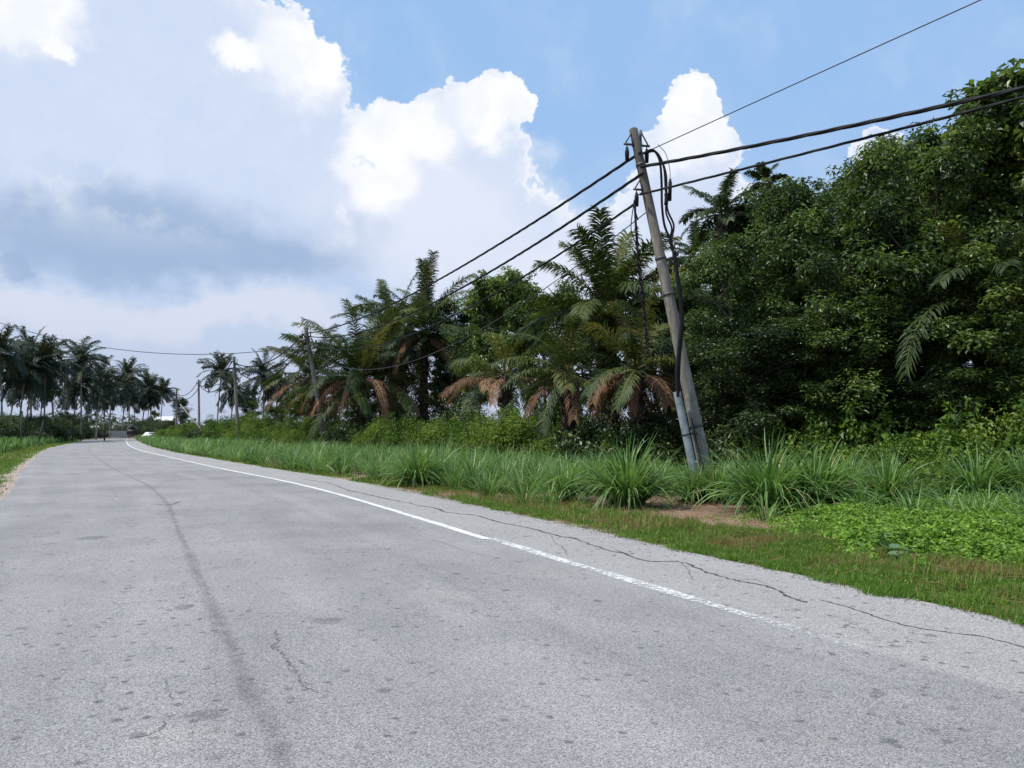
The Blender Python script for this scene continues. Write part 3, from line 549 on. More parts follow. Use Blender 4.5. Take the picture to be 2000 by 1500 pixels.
def make_tree(seed, H, cw, cb, nl=11, per=120, L=.19, Wd=.10, crad=.55, r0=.16, attm=.42, matl='leaf', nsub=5):
    """a broadleaved tree: trunk with limbs, crown of leaf clumps; returns (trunk mesh, crown mesh)"""
    global rng; keep = rng; rng = np.random.default_rng(seed); tr = MB(); cr = MB()
    nseg = 9; h = np.linspace(0, .86*H, nseg); wv = np.cumsum(rng.normal(0, .02*H, (nseg, 2)), 0)*.6; wv[0] = 0
    trunk = np.concatenate([wv, h[:, None]], 1); tube(tr, trunk, np.linspace(r0, r0*.22, nseg)*np.concatenate([[1.35], np.ones(nseg-1)]), 9)
    cen = [trunk[-1], trunk[-1]+np.array([.2, 0, .07*H])]
    for k in range(nl):
        f = cb+(.84-cb)*((k+.5)/nl)**.9; z = f*H; b = np.array([np.interp(z, h, trunk[:, 0]), np.interp(z, h, trunk[:, 1]), z])
        a = k*2.4+rng.normal(0, .4); e = R(rng.uniform(12, 45)+25*(f-cb)); prof = math.sin(math.pi*min(1, .30+.68*(f-cb)/(1-cb)))**.7; ln = cw*prof*rng.uniform(.72, 1.25)
        d_ = np.array([math.cos(a)*math.cos(e), math.sin(a)*math.cos(e), math.sin(e)]); pts = [b]
        for j in range(6): d_ = nrm(d_+np.array([0, 0, .10])+rng.normal(0, .13, 3)); pts.append(pts[-1]+d_*ln/6)
        pts = np.array(pts); tube(tr, pts, np.linspace(r0*.36, r0*.07, 7), 6, cap=False); cen.append(pts[-1])
        for q in range(nsub):
            tq = rng.uniform(.3, .98); i = min(5, int(tq*6)); p0 = pts[i]+(pts[i+1]-pts[i])*(tq*6-i); sd_ = nrm(np.cross(d_, rng.normal(0, 1, 3)))*.9+d_*.6+np.array([0, 0, .25]); sd_ = nrm(sd_); sl = ln*rng.uniform(.22, .45)
            pp = np.array([p0, p0+sd_*sl*.5+rng.normal(0, .05, 3), p0+sd_*sl]); tube(tr, pp, [r0*.12, r0*.07, r0*.03], 5, cap=False); cen.append(pp[-1]); cen.append(pp[1]+rng.normal(0, .2, 3))
    cen = np.array(cen); rad = crad*rng.uniform(.4, 1.5, len(cen)); clump_leaves(cr, cen, rad, per, L, Wd, .72, .35, attm)
    # sprigs sticking out of the outline
    nsp = 48; ci = rng.integers(0, len(cen), nsp); u = nrm(rng.normal(0, 1, (nsp, 3))+np.array([0, 0, 1.0])); sp = cen[ci]+u*(rad[ci]*rng.uniform(1.1, 2.0, nsp))[:, None]
    for i in range(nsp): tube(tr, [cen[ci[i]], sp[i]], [.012, .006], 4, cap=False)
    clump_leaves(cr, sp, .2, 22, L, Wd, 1, .2, attm+.05)
    rng = keep; return tr.mesh('trunk', M['bark']), cr.mesh('crown', M[matl], False)
def place_tree(name, ms, loc, rz, sc, label, cat_, group, names=('trunk', 'crown')):
    o = empty(name, loc, rz, 1.0); o.scale = sc if hasattr(sc, '__len__') else (sc,)*3
    for nme, m_ in zip(names, ms): link(nme, m_, o)
    return tag(o, label, cat_, group)

TV = [make_tree(21, 12, 3.3, .22, 15, 115, .24, .12, .60, .17, .42), make_tree(22, 12, 3.0, .18, 16, 140, .18, .09, .56, .15, .36),
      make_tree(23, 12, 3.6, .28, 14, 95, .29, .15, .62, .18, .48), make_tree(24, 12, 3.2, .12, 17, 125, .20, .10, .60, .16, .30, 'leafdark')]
def tree_at(px, Y, top, k, label, group='broadleaf trees of the roadside forest', name='broadleaf_tree', wid=1.0):
    H = P(px, top, Y)[2]; s = H/12.3; g = GX(px, Y); w_ = max(s, .75)*wid
    return place_tree(name, TV[k], (g[0], g[1], 0), rng.uniform(0, 6.28), (w_, w_, s), label, 'tree', group)
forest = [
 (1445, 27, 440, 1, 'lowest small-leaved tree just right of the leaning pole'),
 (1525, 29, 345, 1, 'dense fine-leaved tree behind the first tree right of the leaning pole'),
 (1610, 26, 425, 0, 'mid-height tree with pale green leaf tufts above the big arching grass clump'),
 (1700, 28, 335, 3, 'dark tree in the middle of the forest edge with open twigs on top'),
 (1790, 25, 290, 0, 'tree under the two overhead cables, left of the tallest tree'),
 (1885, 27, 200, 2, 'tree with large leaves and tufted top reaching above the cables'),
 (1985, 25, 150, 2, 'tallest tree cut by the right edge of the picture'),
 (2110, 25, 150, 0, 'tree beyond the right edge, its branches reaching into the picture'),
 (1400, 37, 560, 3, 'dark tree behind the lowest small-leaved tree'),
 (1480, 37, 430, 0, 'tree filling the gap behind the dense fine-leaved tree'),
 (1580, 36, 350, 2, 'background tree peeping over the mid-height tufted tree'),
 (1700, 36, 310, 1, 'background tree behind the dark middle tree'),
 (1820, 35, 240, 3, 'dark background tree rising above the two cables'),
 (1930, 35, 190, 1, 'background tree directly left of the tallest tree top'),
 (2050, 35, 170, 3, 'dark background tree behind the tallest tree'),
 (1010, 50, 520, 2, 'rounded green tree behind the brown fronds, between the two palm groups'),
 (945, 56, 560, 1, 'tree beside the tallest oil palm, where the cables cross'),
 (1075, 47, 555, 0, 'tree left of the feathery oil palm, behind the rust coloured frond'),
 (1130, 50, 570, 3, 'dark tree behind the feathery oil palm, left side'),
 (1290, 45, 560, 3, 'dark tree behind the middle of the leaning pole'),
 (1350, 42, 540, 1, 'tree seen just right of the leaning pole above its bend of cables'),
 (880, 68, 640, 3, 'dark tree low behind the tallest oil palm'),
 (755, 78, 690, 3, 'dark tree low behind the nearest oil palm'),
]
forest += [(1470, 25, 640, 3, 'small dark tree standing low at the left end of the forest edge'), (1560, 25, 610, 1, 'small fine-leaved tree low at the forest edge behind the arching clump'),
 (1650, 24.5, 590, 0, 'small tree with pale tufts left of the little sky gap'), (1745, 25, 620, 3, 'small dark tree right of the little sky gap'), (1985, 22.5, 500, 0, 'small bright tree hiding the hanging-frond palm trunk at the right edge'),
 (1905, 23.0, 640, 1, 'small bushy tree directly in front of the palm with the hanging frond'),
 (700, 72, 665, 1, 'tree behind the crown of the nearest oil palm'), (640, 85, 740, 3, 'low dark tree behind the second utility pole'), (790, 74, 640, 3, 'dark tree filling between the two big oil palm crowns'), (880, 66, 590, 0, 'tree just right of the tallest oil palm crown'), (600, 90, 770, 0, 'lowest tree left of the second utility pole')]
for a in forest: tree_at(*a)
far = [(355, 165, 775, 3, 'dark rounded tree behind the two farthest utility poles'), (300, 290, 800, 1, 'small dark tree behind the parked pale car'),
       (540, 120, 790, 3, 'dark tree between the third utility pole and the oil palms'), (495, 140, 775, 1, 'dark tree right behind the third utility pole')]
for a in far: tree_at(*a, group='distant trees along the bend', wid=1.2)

# ------------------------------------------------------------------ palms
def frond(mb, mr, base, az_, el_, L, droop, nleaf, ll, lw, ragged, att, twist=0, segs=3, ldroop=1.0, rr=.035):
    n = 14; p = np.array(base, float); d_ = np.array([math.cos(az_)*math.cos(el_), math.sin(az_)*math.cos(el_), math.sin(el_)]); pts = [p]; ds = [d_]
    sw = rng.normal(0, .03, 2)
    for k in range(n): p = p+d_*L/n; d_ = d_.copy(); d_[2] -= droop/n*(0.4+1.2*k/n); d_[:2] += sw; d_ = nrm(d_); pts.append(p); ds.append(d_)
    pts = np.array(pts); ds = np.array(ds); tube(mr, pts, np.linspace(rr*1.25, rr*.3, n+1), 5, min(1, att+.38), cap=False)
    t = np.linspace(.14, 1, nleaf)+rng.normal(0, .004, nleaf); t = np.clip(t, .1, 1); t = np.repeat(t, 2); sg = np.tile([1, -1], nleaf); m_ = len(t)
    keep = rng.random(m_) > .04; t, sg = t[keep], sg[keep]; m_ = len(t); x = t*n
    B = np.stack([np.interp(x, range(n+1), pts[:, i]) for i in range(3)], 1); D = nrm(np.stack([np.interp(x, range(n+1), ds[:, i]) for i in range(3)], 1))
    side = nrm(np.cross(D, [0, 0, 1.])); up = np.cross(side, D); ta = twist+rng.normal(0, .05)
    s2 = side*math.cos(ta)+up*math.sin(ta); u2 = -side*math.sin(ta)+up*math.cos(ta)
    lp = np.sin(np.pi*np.clip(.12+.80*(t-.1), 0, 1))**.6; d0 = D*(.35+.55*t[:, None])+s2*sg[:, None]*.9+u2*(rng.normal(.12, ragged, m_))[:, None]+rng.normal(0, .06, (m_, 3))
    wdir = np.cross(nrm(d0), u2)*1.0
    ribbons(mb, B, d0, ll*lp*rng.uniform(.8, 1.12, m_), lw*rng.uniform(.8, 1.2, m_), ldroop*rng.uniform(.6, 1.5, m_), segs, np.interp(np.linspace(0, 1, segs+1), [0, .35, .7, 1], [.6, 1, .75, .05]), np.clip(att+rng.normal(0, .1, m_), 0, 1), wdir, .03)
def make_palm(seed, trunk_h, nf, L, ll, lw, nleaf, ragged, droop, elr, r0, matl, bark, ndead=0, lean=(0, 0), ldroop=1.0, upright=0, segs=3, rr=.035, deadL=.85, attm=.42, ddroop=2.9, extra=()):
    """returns trunk mesh, crown mesh, list of dead frond meshes"""
    global rng; keep = rng; rng = np.random.default_rng(seed); tr = MB(); cr = MB(); dead = []
    k = max(6, int(trunk_h/.45)); z = np.linspace(0, trunk_h, k); f = z/max(trunk_h, .01); pts = np.stack([lean[0]*f**1.6, lean[1]*f**1.6, z], 1)
    rad = r0*(1+.25*np.exp(-f*8))*(1-.25*f)*(1+.06*np.sin(np.arange(k)*2.2)); tube(tr, pts, rad, 10)
    top = pts[-1]
    if r0 > .25:                        # old leaf bases on an oil palm trunk
        nb = int(trunk_h*38); zz = rng.uniform(.2, trunk_h, nb); a = rng.uniform(0, 6.283, nb)
        for i in range(nb):
            d_ = np.array([math.cos(a[i]), math.sin(a[i]), 1.3]); b = np.array([np.interp(zz[i], z, pts[:, 0]), np.interp(zz[i], z, pts[:, 1]), zz[i]])+np.array([math.cos(a[i]), math.sin(a[i]), 0])*r0*.85
            tube(tr, [b, b+d_*.13], [.07, .03], 4, rng.random())
    for i in range(nf):
        q = (i+.5)/nf; a = i*2.39996+rng.normal(0, .12); e = R(elr[1]+(elr[0]-elr[1])*q**.9+rng.normal(0, 5)); 
        dr = droop*(1.0-.35*(1-q))*rng.uniform(.75, 1.2)
        if i < upright: e = R(rng.uniform(76, 88)); dr = droop*.25
        b = top+np.array([math.cos(a)*r0*.6*q, math.sin(a)*r0*.6*q, .25*(1-q)])
        at = attm+rng.normal(0, .17)+(.14 if i < nf*.25 else 0)
        if rng.random() < .05: at = .8
        frond(cr, cr, b, a, e, L*rng.uniform(.82, 1.1), dr, nleaf, ll, lw, ragged, at, rng.normal(0, .35), segs, ldroop, rr)
    for (ea, ee, eL, ed) in extra: frond(cr, cr, top, R(ea), R(ee), eL, ed, nleaf, ll, lw, ragged, .35, .1, segs, ldroop, rr)
    for i in range(ndead):
        mb = MB(); a = rng.uniform(0, 6.283) if ndead < 4 else i*6.283/ndead+rng.normal(0, .3); b = top+np.array([math.cos(a)*r0, math.sin(a)*r0, -.15-rng.uniform(0, .4)])
        frond(mb, mb, b, a, R(rng.uniform(-5, 22)), L*deadL*rng.uniform(.8, 1.1), ddroop, int(nleaf*.8), ll*.85, lw*.8, ragged, rng.uniform(.3, .75), rng.normal(0, .5), segs, 2.6, rr)
        dead.append(mb.mesh('dead_frond', M['dead']))
    rng = keep; return tr.mesh('trunk', M[bark]), cr.mesh('crown', M[matl]), dead
def place_palm(name, ms, loc, rz, sc, label, cat_, group):
    o = empty(name, loc, rz, sc); link('trunk', ms[0], o); link('crown', ms[1], o)
    for m_ in ms[2]: link('dead_frond', m_, o)
    return tag(o, label, cat_, group)
OP = 'oil palms at the forest edge'
def oil(px, Y, heart, seed, nf, L, label, ndead, rz=0, ll=.95, **k):
    th = P(px, heart, Y)[2]; ms = make_palm(seed, th, int(nf*1.2), L, ll*min(1, (L+1.5)/6.5), .06 if L > 4 else .045, 120 if L > 4 else 70, .18, 1.5, (-28, 80), .33, 'palm', 'palmbark', ndead, ldroop=1.3, **k); g = GX(px, Y)
    return place_palm('oil_palm', ms, (g[0], g[1], 0), rz, 1, label, 'palm tree', OP)
oil(704, 63, 740, 31, 38, 6.9, 'nearest-to-the-second-pole oil palm with brown dead fronds hanging below its crown', 13, upright=2)
oil(828, 66, 655, 32, 36, 6.4, 'tallest oil palm, dark crown with upright fronds against the sky', 5, upright=4)
oil(768, 73, 660, 33, 26, 6.0, 'oil palm half hidden between the nearest and the tallest oil palms', 0, upright=2)
oil(612, 80, 738, 34, 26, 6.2, 'small oil palm with brown fronds behind the second utility pole', 10, ddroop=2.2)
oil(1195, 36, 620, 35, 34, 4.6, 'feathery oil palm standing left of the leaning pole', 6, upright=3)
oil(1245, 30, 725, 36, 16, 3.0, 'short oil palm behind the leaning pole with a curtain of brown dead fronds', 10)
oil(1110, 33, 735, 37, 18, 3.4, 'low oil palm with arching green fronds left of the short brown one', 4)
oil(985, 44, 735, 38, 12, 3.6, 'withered oil palm with rust coloured fronds between the palm groups', 9, ddroop=1.5, deadL=1.05)
oil(1935, 23.6, 610, 39, 15, 3.0, 'oil palm with one long hanging frond among trees near right edge', 0, extra=((206, 16, 5.0, 2.5), (238, 38, 4.0, 1.8)))
oil(1415, 36, 420, 40, 16, 2.0, 'small palm top showing above the trees right of the leaning pole', 0)
oil(1360, 42, 510, 41, 14, 2.2, 'pale palm top between leaning pole and the forest', 1)
oil(1505, 38, 360, 42, 10, 1.1, 'smallest palm top poking out of the forest under the lower cable', 0)
# coconut palms
CP = [make_palm(51, 13.5, 40, 5.4, 1.15, .15, 34, .12, 1.9, (-55, 80), .17, 'coco', 'cocobark', 0, (.9, .3), 1.5, segs=2, rr=.05),
      make_palm(52, 11.5, 38, 5.2, 1.1, .15, 32, .12, 2.1, (-50, 78), .15, 'coco', 'cocobark', 0, (-1.2, .4), 1.5, segs=2, rr=.05),
      make_palm(53, 15, 42, 5.3, 1.1, .15, 34, .12, 1.7, (-40, 82), .16, 'coco', 'cocobark', 0, (.3, -.8), 1.4, segs=2, rr=.05)]
CH = [13.5, 11.5, 15]
LG = 'coconut palms left of the road'; RG = 'coconut palms right of the bend'
coco = [(-22, 700, 118, 0, LG, 'coconut palm cut by the left edge of the picture, front row'), (6, 690, 112, 2, LG, 'tall coconut palm at the very left edge of the picture'),
 (38, 722, 122, 1, LG, 'coconut palm with grey trunk, second from the left edge'), (62, 700, 128, 0, LG, 'coconut palm with double-looking tuft, third from the left edge'),
 (88, 706, 124, 2, LG, 'coconut palm at the right end of the leftmost dense palm row'), (108, 722, 135, 1, LG, 'coconut palm leaning out just before the first sky gap'),
 (160, 708, 150, 2, LG, 'tallest coconut palm of the second group, left of the low gap'), (142, 752, 152, 1, LG, 'lower coconut palm tucked under the tallest one of the second group'),
 (190, 742, 172, 0, LG, 'coconut palm with thin straight trunk, right of the second group'), (216, 768, 218, 1, LG, 'coconut palm beyond the grey sheet fence, left one'),
 (240, 760, 238, 0, LG, 'coconut palm beyond the grey sheet fence, right one'), (254, 735, 255, 2, LG, 'pointed coconut palm standing highest directly above the truck'),
 (277, 762, 270, 1, LG, 'coconut palm just right of the one above the truck'), (297, 764, 275, 0, LG, 'coconut palm behind the pale parked car'),
 (314, 764, 285, 2, LG, 'last coconut palm of the row before the open sky'),
 (424, 728, 150, 2, RG, 'coconut palm between the fourth and the third utility pole'), (450, 765, 140, 1, RG, 'lower coconut palm directly behind the third utility pole'),
 (515, 735, 150, 0, RG, 'coconut palm right of the third utility pole'), (538, 752, 158, 1, RG, 'coconut palm next to the oil palms, rightmost of the bend group')]
coco += [(18, 745, 165, 1, LG, 'lower coconut palm behind the front row at the left edge'), (52, 752, 170, 2, LG, 'lower coconut palm behind the third palm from the left'), (80, 758, 175, 1, LG, 'lower coconut palm behind the right end of the dense row'), (128, 775, 190, 0, LG, 'low background coconut palm seen in the first sky gap'),
 (174, 778, 205, 1, LG, 'low background coconut palm between the tallest one and the straight trunk'), (204, 782, 225, 2, LG, 'low background coconut palm left of the sheet fence'), (264, 778, 262, 0, LG, 'low background coconut palm right above the truck'), (288, 782, 268, 2, LG, 'low background coconut palm left of the pale car'), (485, 775, 165, 2, RG, 'low background coconut palm between third pole and the pair of palms')]
for (px, hy, Y, k, grp, lb) in coco:
    g = GX(px, Y); s_ = P(px, hy, Y)[2]/CH[k]; place_palm('coconut_palm', CP[k], (g[0], g[1], 0), rng.uniform(0, 6.28), s_, lb, 'palm tree', grp)

# ------------------------------------------------------------------ shrubs
def make_shrub(seed, L, Wd, nc=34, per=120, matl='shrub', attm=.45, crad=.28):
    global rng; keep = rng; rng = np.random.default_rng(seed); st_ = MB(); fo = MB(); a = rng.uniform(0, 6.283, nc); r = np.sqrt(rng.random(nc))*.95; zz = (1-r**2*.75)*rng.uniform(.35, 1.0, nc)
    cen = np.stack([np.cos(a)*r, np.sin(a)*r, zz], 1)
    for c_ in cen[:16]: tube(st_, smooth_path([(c_[0]*.12, c_[1]*.12, 0), (c_[0]*.5, c_[1]*.5, c_[2]*.55), c_], 6), np.linspace(.022, .008, 6), 5, cap=False)
    clump_leaves(fo, cen, crad*rng.uniform(.6, 1.35, nc), per, L, Wd, .8, .25, attm, .16)
    sp = cen+nrm(cen+np.array([0, 0, .6]))*crad*1.2; clump_leaves(fo, sp[::2], .09, 14, L, Wd, 1, 0, attm+.1)
    rng = keep; return st_.mesh('stem', M['bark']), fo.mesh('foliage', M[matl], False)
SV0 = [make_shrub(61, .10, .055), make_shrub(62, .15, .09, 30, 80, attm=.38), make_shrub(63, .085, .05, 38, 130, attm=.6), make_shrub(64, .14, .08, 34, 110, 'leafdark', .45)]
SV2 = [make_shrub(65, .060, .034, 46, 190, crad=.24), make_shrub(66, .075, .045, 44, 150, attm=.38, crad=.24), make_shrub(67, .055, .032, 48, 200, attm=.6, crad=.22), make_shrub(68, .065, .038, 52, 190, 'leafdark', .42, .24)]
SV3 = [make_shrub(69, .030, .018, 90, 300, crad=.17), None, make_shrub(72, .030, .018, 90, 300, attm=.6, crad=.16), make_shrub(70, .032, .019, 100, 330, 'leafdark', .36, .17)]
def shrub(px, Y, top, wid, k, label, group):
    SV = SV3 if wid > 3.4 else SV2 if wid > 1.75 else SV0
    H = P(px, top, Y)[2]; g = GX(px, Y); o = empty('shrub', (g[0], g[1], 0), rng.uniform(0, 6.28)); o.scale = (wid, wid, H/1.12)
    link('stem', SV[k][0], o); link('foliage', SV[k][1], o); return tag(o, label, 'shrub', group)
RS = 'shrubs at the foot of the forest'; MS = 'shrubs at the foot of the oil palms'; DS = 'dark undergrowth inside the forest'; LS = 'low shrubs under the coconut palms'; BS = 'shrubs behind the far utility poles'
for a in [(1545, 23.5, 845, 1.0, 0, 'low leafy shrub behind the large arching grass clump', RS), (1610, 24, 775, 1.5, 2, 'yellow-green shrub with twiggy top in front of the dark forest gap', RS),
          (1690, 23, 800, 1.5, 1, 'broad-leaved shrub below the small gap of sky in the forest', RS), (1745, 21, 850, 1.2, 2, 'low yellow-green shrub right behind the spiky grass clump', RS),
          (1800, 21, 835, 1.5, 0, 'green shrub under the tip of the long hanging palm frond', RS), (1860, 22, 795, 1.7, 1, 'tall broad-leaved shrub left of the right edge', RS),
          (1935, 21, 790, 1.7, 0, 'dense shrub above the wide spreading grass clump', RS), (2010, 21, 770, 1.8, 2, 'highest shrub, cut by the right edge of the picture', RS),
          (1880, 18.5, 860, 1.0, 1, 'small shrub in front of the tall broad-leaved shrub', RS), (1970, 18.5, 850, 1.2, 0, 'small shrub in front of the dense right-hand shrub', RS),
          (1440, 25, 835, 1.2, 3, 'dark low shrub to the right of the leaning pole foot', RS), (1500, 24.5, 810, 1.0, 1, 'shrub with pale upright leaves at the dark forest edge', RS),
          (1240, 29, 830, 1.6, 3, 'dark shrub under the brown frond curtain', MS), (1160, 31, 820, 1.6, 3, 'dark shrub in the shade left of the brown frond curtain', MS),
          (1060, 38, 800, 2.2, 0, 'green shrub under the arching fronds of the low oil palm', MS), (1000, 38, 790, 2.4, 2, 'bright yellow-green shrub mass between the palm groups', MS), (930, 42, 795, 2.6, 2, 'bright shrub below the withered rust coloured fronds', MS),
          (860, 47, 812, 2.2, 2, 'bright green shrub right of the nearest oil palm trunk', MS), (800, 49, 808, 2.2, 0, 'bright leafy shrub below the tallest oil palm', MS), (745, 50, 812, 1.8, 2, 'yellow-green shrub beside the nearest oil palm trunk', MS),
          (600, 62, 812, 2.2, 2, 'bright shrub left of the second utility pole', MS), (565, 66, 815, 2.2, 0, 'green shrub two steps left of the second utility pole', MS), (660, 58, 825, 1.4, 3, 'dark shrub between second pole and the palm trunk', MS),
          (525, 82, 808, 2.8, 0, 'shrub right of the third utility pole', BS), (490, 88, 800, 2.8, 2, 'bright shrub just behind the third utility pole', BS), (440, 100, 812, 3.2, 0, 'shrub between the fourth and third utility poles', BS),
          (410, 112, 818, 3.2, 3, 'dark shrub right of the fourth utility pole', BS), (370, 125, 820, 3.2, 2, 'shrub left of the fourth utility pole', BS), (335, 150, 828, 3.5, 0, 'last shrub before the bend of the road', BS),
          (470, 120, 800, 3.5, 3, 'dark shrub far behind the third utility pole', BS)]: shrub(*a)
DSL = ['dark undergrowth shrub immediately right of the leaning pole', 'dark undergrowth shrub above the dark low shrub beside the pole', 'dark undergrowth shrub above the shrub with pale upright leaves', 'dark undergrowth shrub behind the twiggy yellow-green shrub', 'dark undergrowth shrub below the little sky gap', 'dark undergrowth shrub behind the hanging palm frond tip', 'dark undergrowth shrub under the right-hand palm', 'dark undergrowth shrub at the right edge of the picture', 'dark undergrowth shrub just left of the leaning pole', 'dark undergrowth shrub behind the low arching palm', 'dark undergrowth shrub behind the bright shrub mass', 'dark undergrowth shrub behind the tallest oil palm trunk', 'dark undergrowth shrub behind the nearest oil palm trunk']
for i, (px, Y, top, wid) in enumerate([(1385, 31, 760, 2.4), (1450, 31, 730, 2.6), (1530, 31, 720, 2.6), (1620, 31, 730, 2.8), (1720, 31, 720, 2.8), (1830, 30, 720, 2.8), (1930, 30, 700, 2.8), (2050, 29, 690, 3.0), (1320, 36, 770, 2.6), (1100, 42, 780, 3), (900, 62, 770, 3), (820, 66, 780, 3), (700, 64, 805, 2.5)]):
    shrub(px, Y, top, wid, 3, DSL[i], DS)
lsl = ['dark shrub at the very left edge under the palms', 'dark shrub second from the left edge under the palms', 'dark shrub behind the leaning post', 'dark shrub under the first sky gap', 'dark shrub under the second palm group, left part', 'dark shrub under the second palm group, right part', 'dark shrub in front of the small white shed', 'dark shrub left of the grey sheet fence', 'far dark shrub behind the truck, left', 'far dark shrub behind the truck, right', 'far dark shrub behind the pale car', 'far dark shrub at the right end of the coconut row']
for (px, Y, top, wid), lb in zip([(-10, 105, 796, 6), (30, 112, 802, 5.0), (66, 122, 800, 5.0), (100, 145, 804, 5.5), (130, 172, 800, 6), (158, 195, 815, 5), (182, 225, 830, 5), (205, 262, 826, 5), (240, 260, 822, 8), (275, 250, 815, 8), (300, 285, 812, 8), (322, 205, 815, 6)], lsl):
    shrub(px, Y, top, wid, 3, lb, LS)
# young oil palm under the coconuts
ms = make_palm(71, 1.6, 26, 4.6, .95, .12, 36, .3, 1.3, (-5, 78), .3, 'coco', 'palmbark', 0, segs=2, rr=.05); gp = GX(118, 150)
place_palm('oil_palm', ms, (gp[0], gp[1], 0), 0, 1, 'young spreading palm low under the coconut palms on the left', 'palm tree', 'young palms under the coconut palms')
gp = GX(160, 190); c_ = place_palm('oil_palm', ms, (gp[0], gp[1], 0), 2, 1, 'young spreading palm under the tallest coconut palm of second group', 'palm tree', 'young palms under the coconut palms')
# distant wood on the horizon
fw = MB(); n = 3600; x = rng.uniform(-420, 300, n); y = rng.uniform(330, 420, n)+np.abs(x)*.1; z = rng.random(n)**.7*(7+3*np.sin(x*.05)+2*np.sin(x*.17))
cen = np.stack([x, y, np.maximum(z, .5)], 1); clump_leaves(fw, cen, 1.8, 12, 1.5, 1.0, .8, .2, .3)
tag(fw.build('distant_wood', M['leafdark'], smooth=False), 'low dark wood far away along the horizon', 'wood', kind='stuff')

# creeper ground cover
cvm = MB(); n = 60000; 
pxs = rng.uniform(1440, 2150, n); pys = rng.uniform(985, 1112, n); g = np.array([G(a_, b_)[:2] for a_, b_ in zip(pxs, pys)])
u = (pys-1040)/75; lim = np.interp(pxs, [1440, 1520, 1620, 1700, 1850, 2200], [1018, 1035, 1062, 1095, 1104, 1112])+10*np.sin(pxs*.05)+6*np.sin(pxs*.13)
thin = np.interp(pxs, [1440, 1560, 1640], [.25, .55, 1.0]); topl = np.interp(pxs, [1440, 1640, 1800, 2200], [1004, 1000, 985, 985]); ok = (pys < lim) & (pys > topl) & (rng.random(n) < thin); g = g[ok]; py_ = pys[ok]; px_ = pxs[ok]; n = len(g)
hg = .20+.10*hnoise(g, 2.1, .5)+.08*hnoise(g, 5.3, 1.1)+.05*hnoise(g, 11.0, .3); hg *= np.clip((lim[ok]-py_)/22, .3, 1)*np.interp(px_, [1440, 1640], [.4, 1.0]); z = np.clip(hg, .04, 1)*(.45+.6*rng.random(n)**.5)
cc_ = np.concatenate([g, z[:, None]], 1); leaves(cvm, cc_, np.stack([rng.normal(0, .5, n), rng.normal(-.2, .5, n), np.ones(n)], 1), rng.normal(0, 1, (n, 3)), rng.uniform(.04, .085, n), rng.uniform(.03, .055, n), np.clip(rng.normal(.45, .2, n)+.15*hnoise(g, 3.1), 0, 1), .15)
tag(cvm.build('creeper_patch', M['cover'], smooth=False), 'bright green leafy creeper carpet on the right verge', 'ground cover', kind='stuff')
# big round leaves at the front of the creeper
bl = MB(); n = 26; g = np.array([G(a_, b_) for a_, b_ in zip(rng.normal(1748, 22, n), rng.normal(1086, 8, n))]); g[:, 2] = rng.uniform(.08, .2, n)
for p in g: 
    k = 9; a = np.arange(k)*6.283/k; r = rng.uniform(.05, .085); tl = rng.normal(0, .25, 2); ring = np.stack([np.cos(a)*r, np.sin(a)*r, np.cos(a)*r*tl[0]+np.sin(a)*r*tl[1]+.012], 1)+p; bl.add(np.vstack([ring, p]), t=[(i, (i+1) % k, k) for i in range(k)], a=rng.uniform(.1, .5))
gc = g.mean(0)*np.array([1, 1, 0])
for p in g: tube(bl, [gc, (gc+p)/2+np.array([0, 0, .03]), p], [.006, .005, .003], 4, .4, cap=False)
tag(bl.build('round_leaf_plant', M['round']), 'plant with pale rounded leaves at the front edge of the creeper', 'plant')

# ------------------------------------------------------------------ utility poles and cables
def bracket(parent, c, ax, length, mat=None):
    """triangular steel arm: horizontal bar, raking stay and hanging clamp"""
    mb = MB(); c = np.array(c); e = c+np.array(ax)*length; tube(mb, [c, e], .028, 6); tube(mb, [c+np.array([0, 0, .36]), e-np.array(ax)*.03], .018, 6); box(mb, c+np.array([0, 0, .17]), (.05, .07, .42))
    b = mb.build('bracket', M['steel'], parent); m2 = MB(); q = e-np.array(ax)*.08; tube(m2, [q, q-np.array([0, 0, .10])], .014, 6); tube(m2, [q-np.array([0, 0, .08]), q-np.array([0, 0, .2]), q-np.array([.0, 0, .42])], [.03, .055, .045], 8)
    m2.build('clamp', M['rubber'], b); return b
def ring(mb, p, d_, r, h=.06): d_ = nrm(np.array(d_, float)); tube(mb, [np.array(p)-d_*h/2, np.array(p)+d_*h/2], r, 14)
def pole(base, top, rb, rt, label, detail=False, nband=2):
    base = np.array(base); top = np.array(top); o = empty('utility_pole', tuple(base)); v = top-base; mb = MB()
    tube(mb, [v*t-np.array([0, 0, .3*(t == 0)]) for t in np.linspace(0, 1, 14)]+[v*1.004], list(np.linspace(rb, rt, 14))+[rt*.6], 18); mb.build('shaft', M['concrete'], o)
    for t in np.linspace(.45, .8, nband): m2 = MB(); ring(m2, v*t, v, rb+(rt-rb)*t+.012); m2.build('band', M['steel'], o)
    tag(o, label, 'utility pole', 'concrete utility poles along the road'); return o, v
Y1 = 18.5; B1 = P(1390, 968, Y1); B1[2] = 0; T1 = P(1237, 253, Y1)
p1, v1 = pole(B1, T1, .165, .105, 'big leaning concrete pole with black cables and grey conduit', nband=0)
def on1(t): return B1+v1*t
def tpy(py): return np.clip((P(1300, py, Y1)[2])/T1[2], 0, 1)
for py in (322, 505, 575, 832):
    m2 = MB(); ring(m2, v1*tpy(py), v1, .168-.06*tpy(py)+.010, .07); m2.build('band', M['steel'], p1)
xh = nrm(np.array([1., 0.25, 0]))
for py, sgn in ((284, 1), (284, -1), (372, -1)):
    t_ = tpy(py); bracket(p1, v1*t_+xh*sgn*.10+np.array([0, -.02, 0]), xh*sgn, .24)
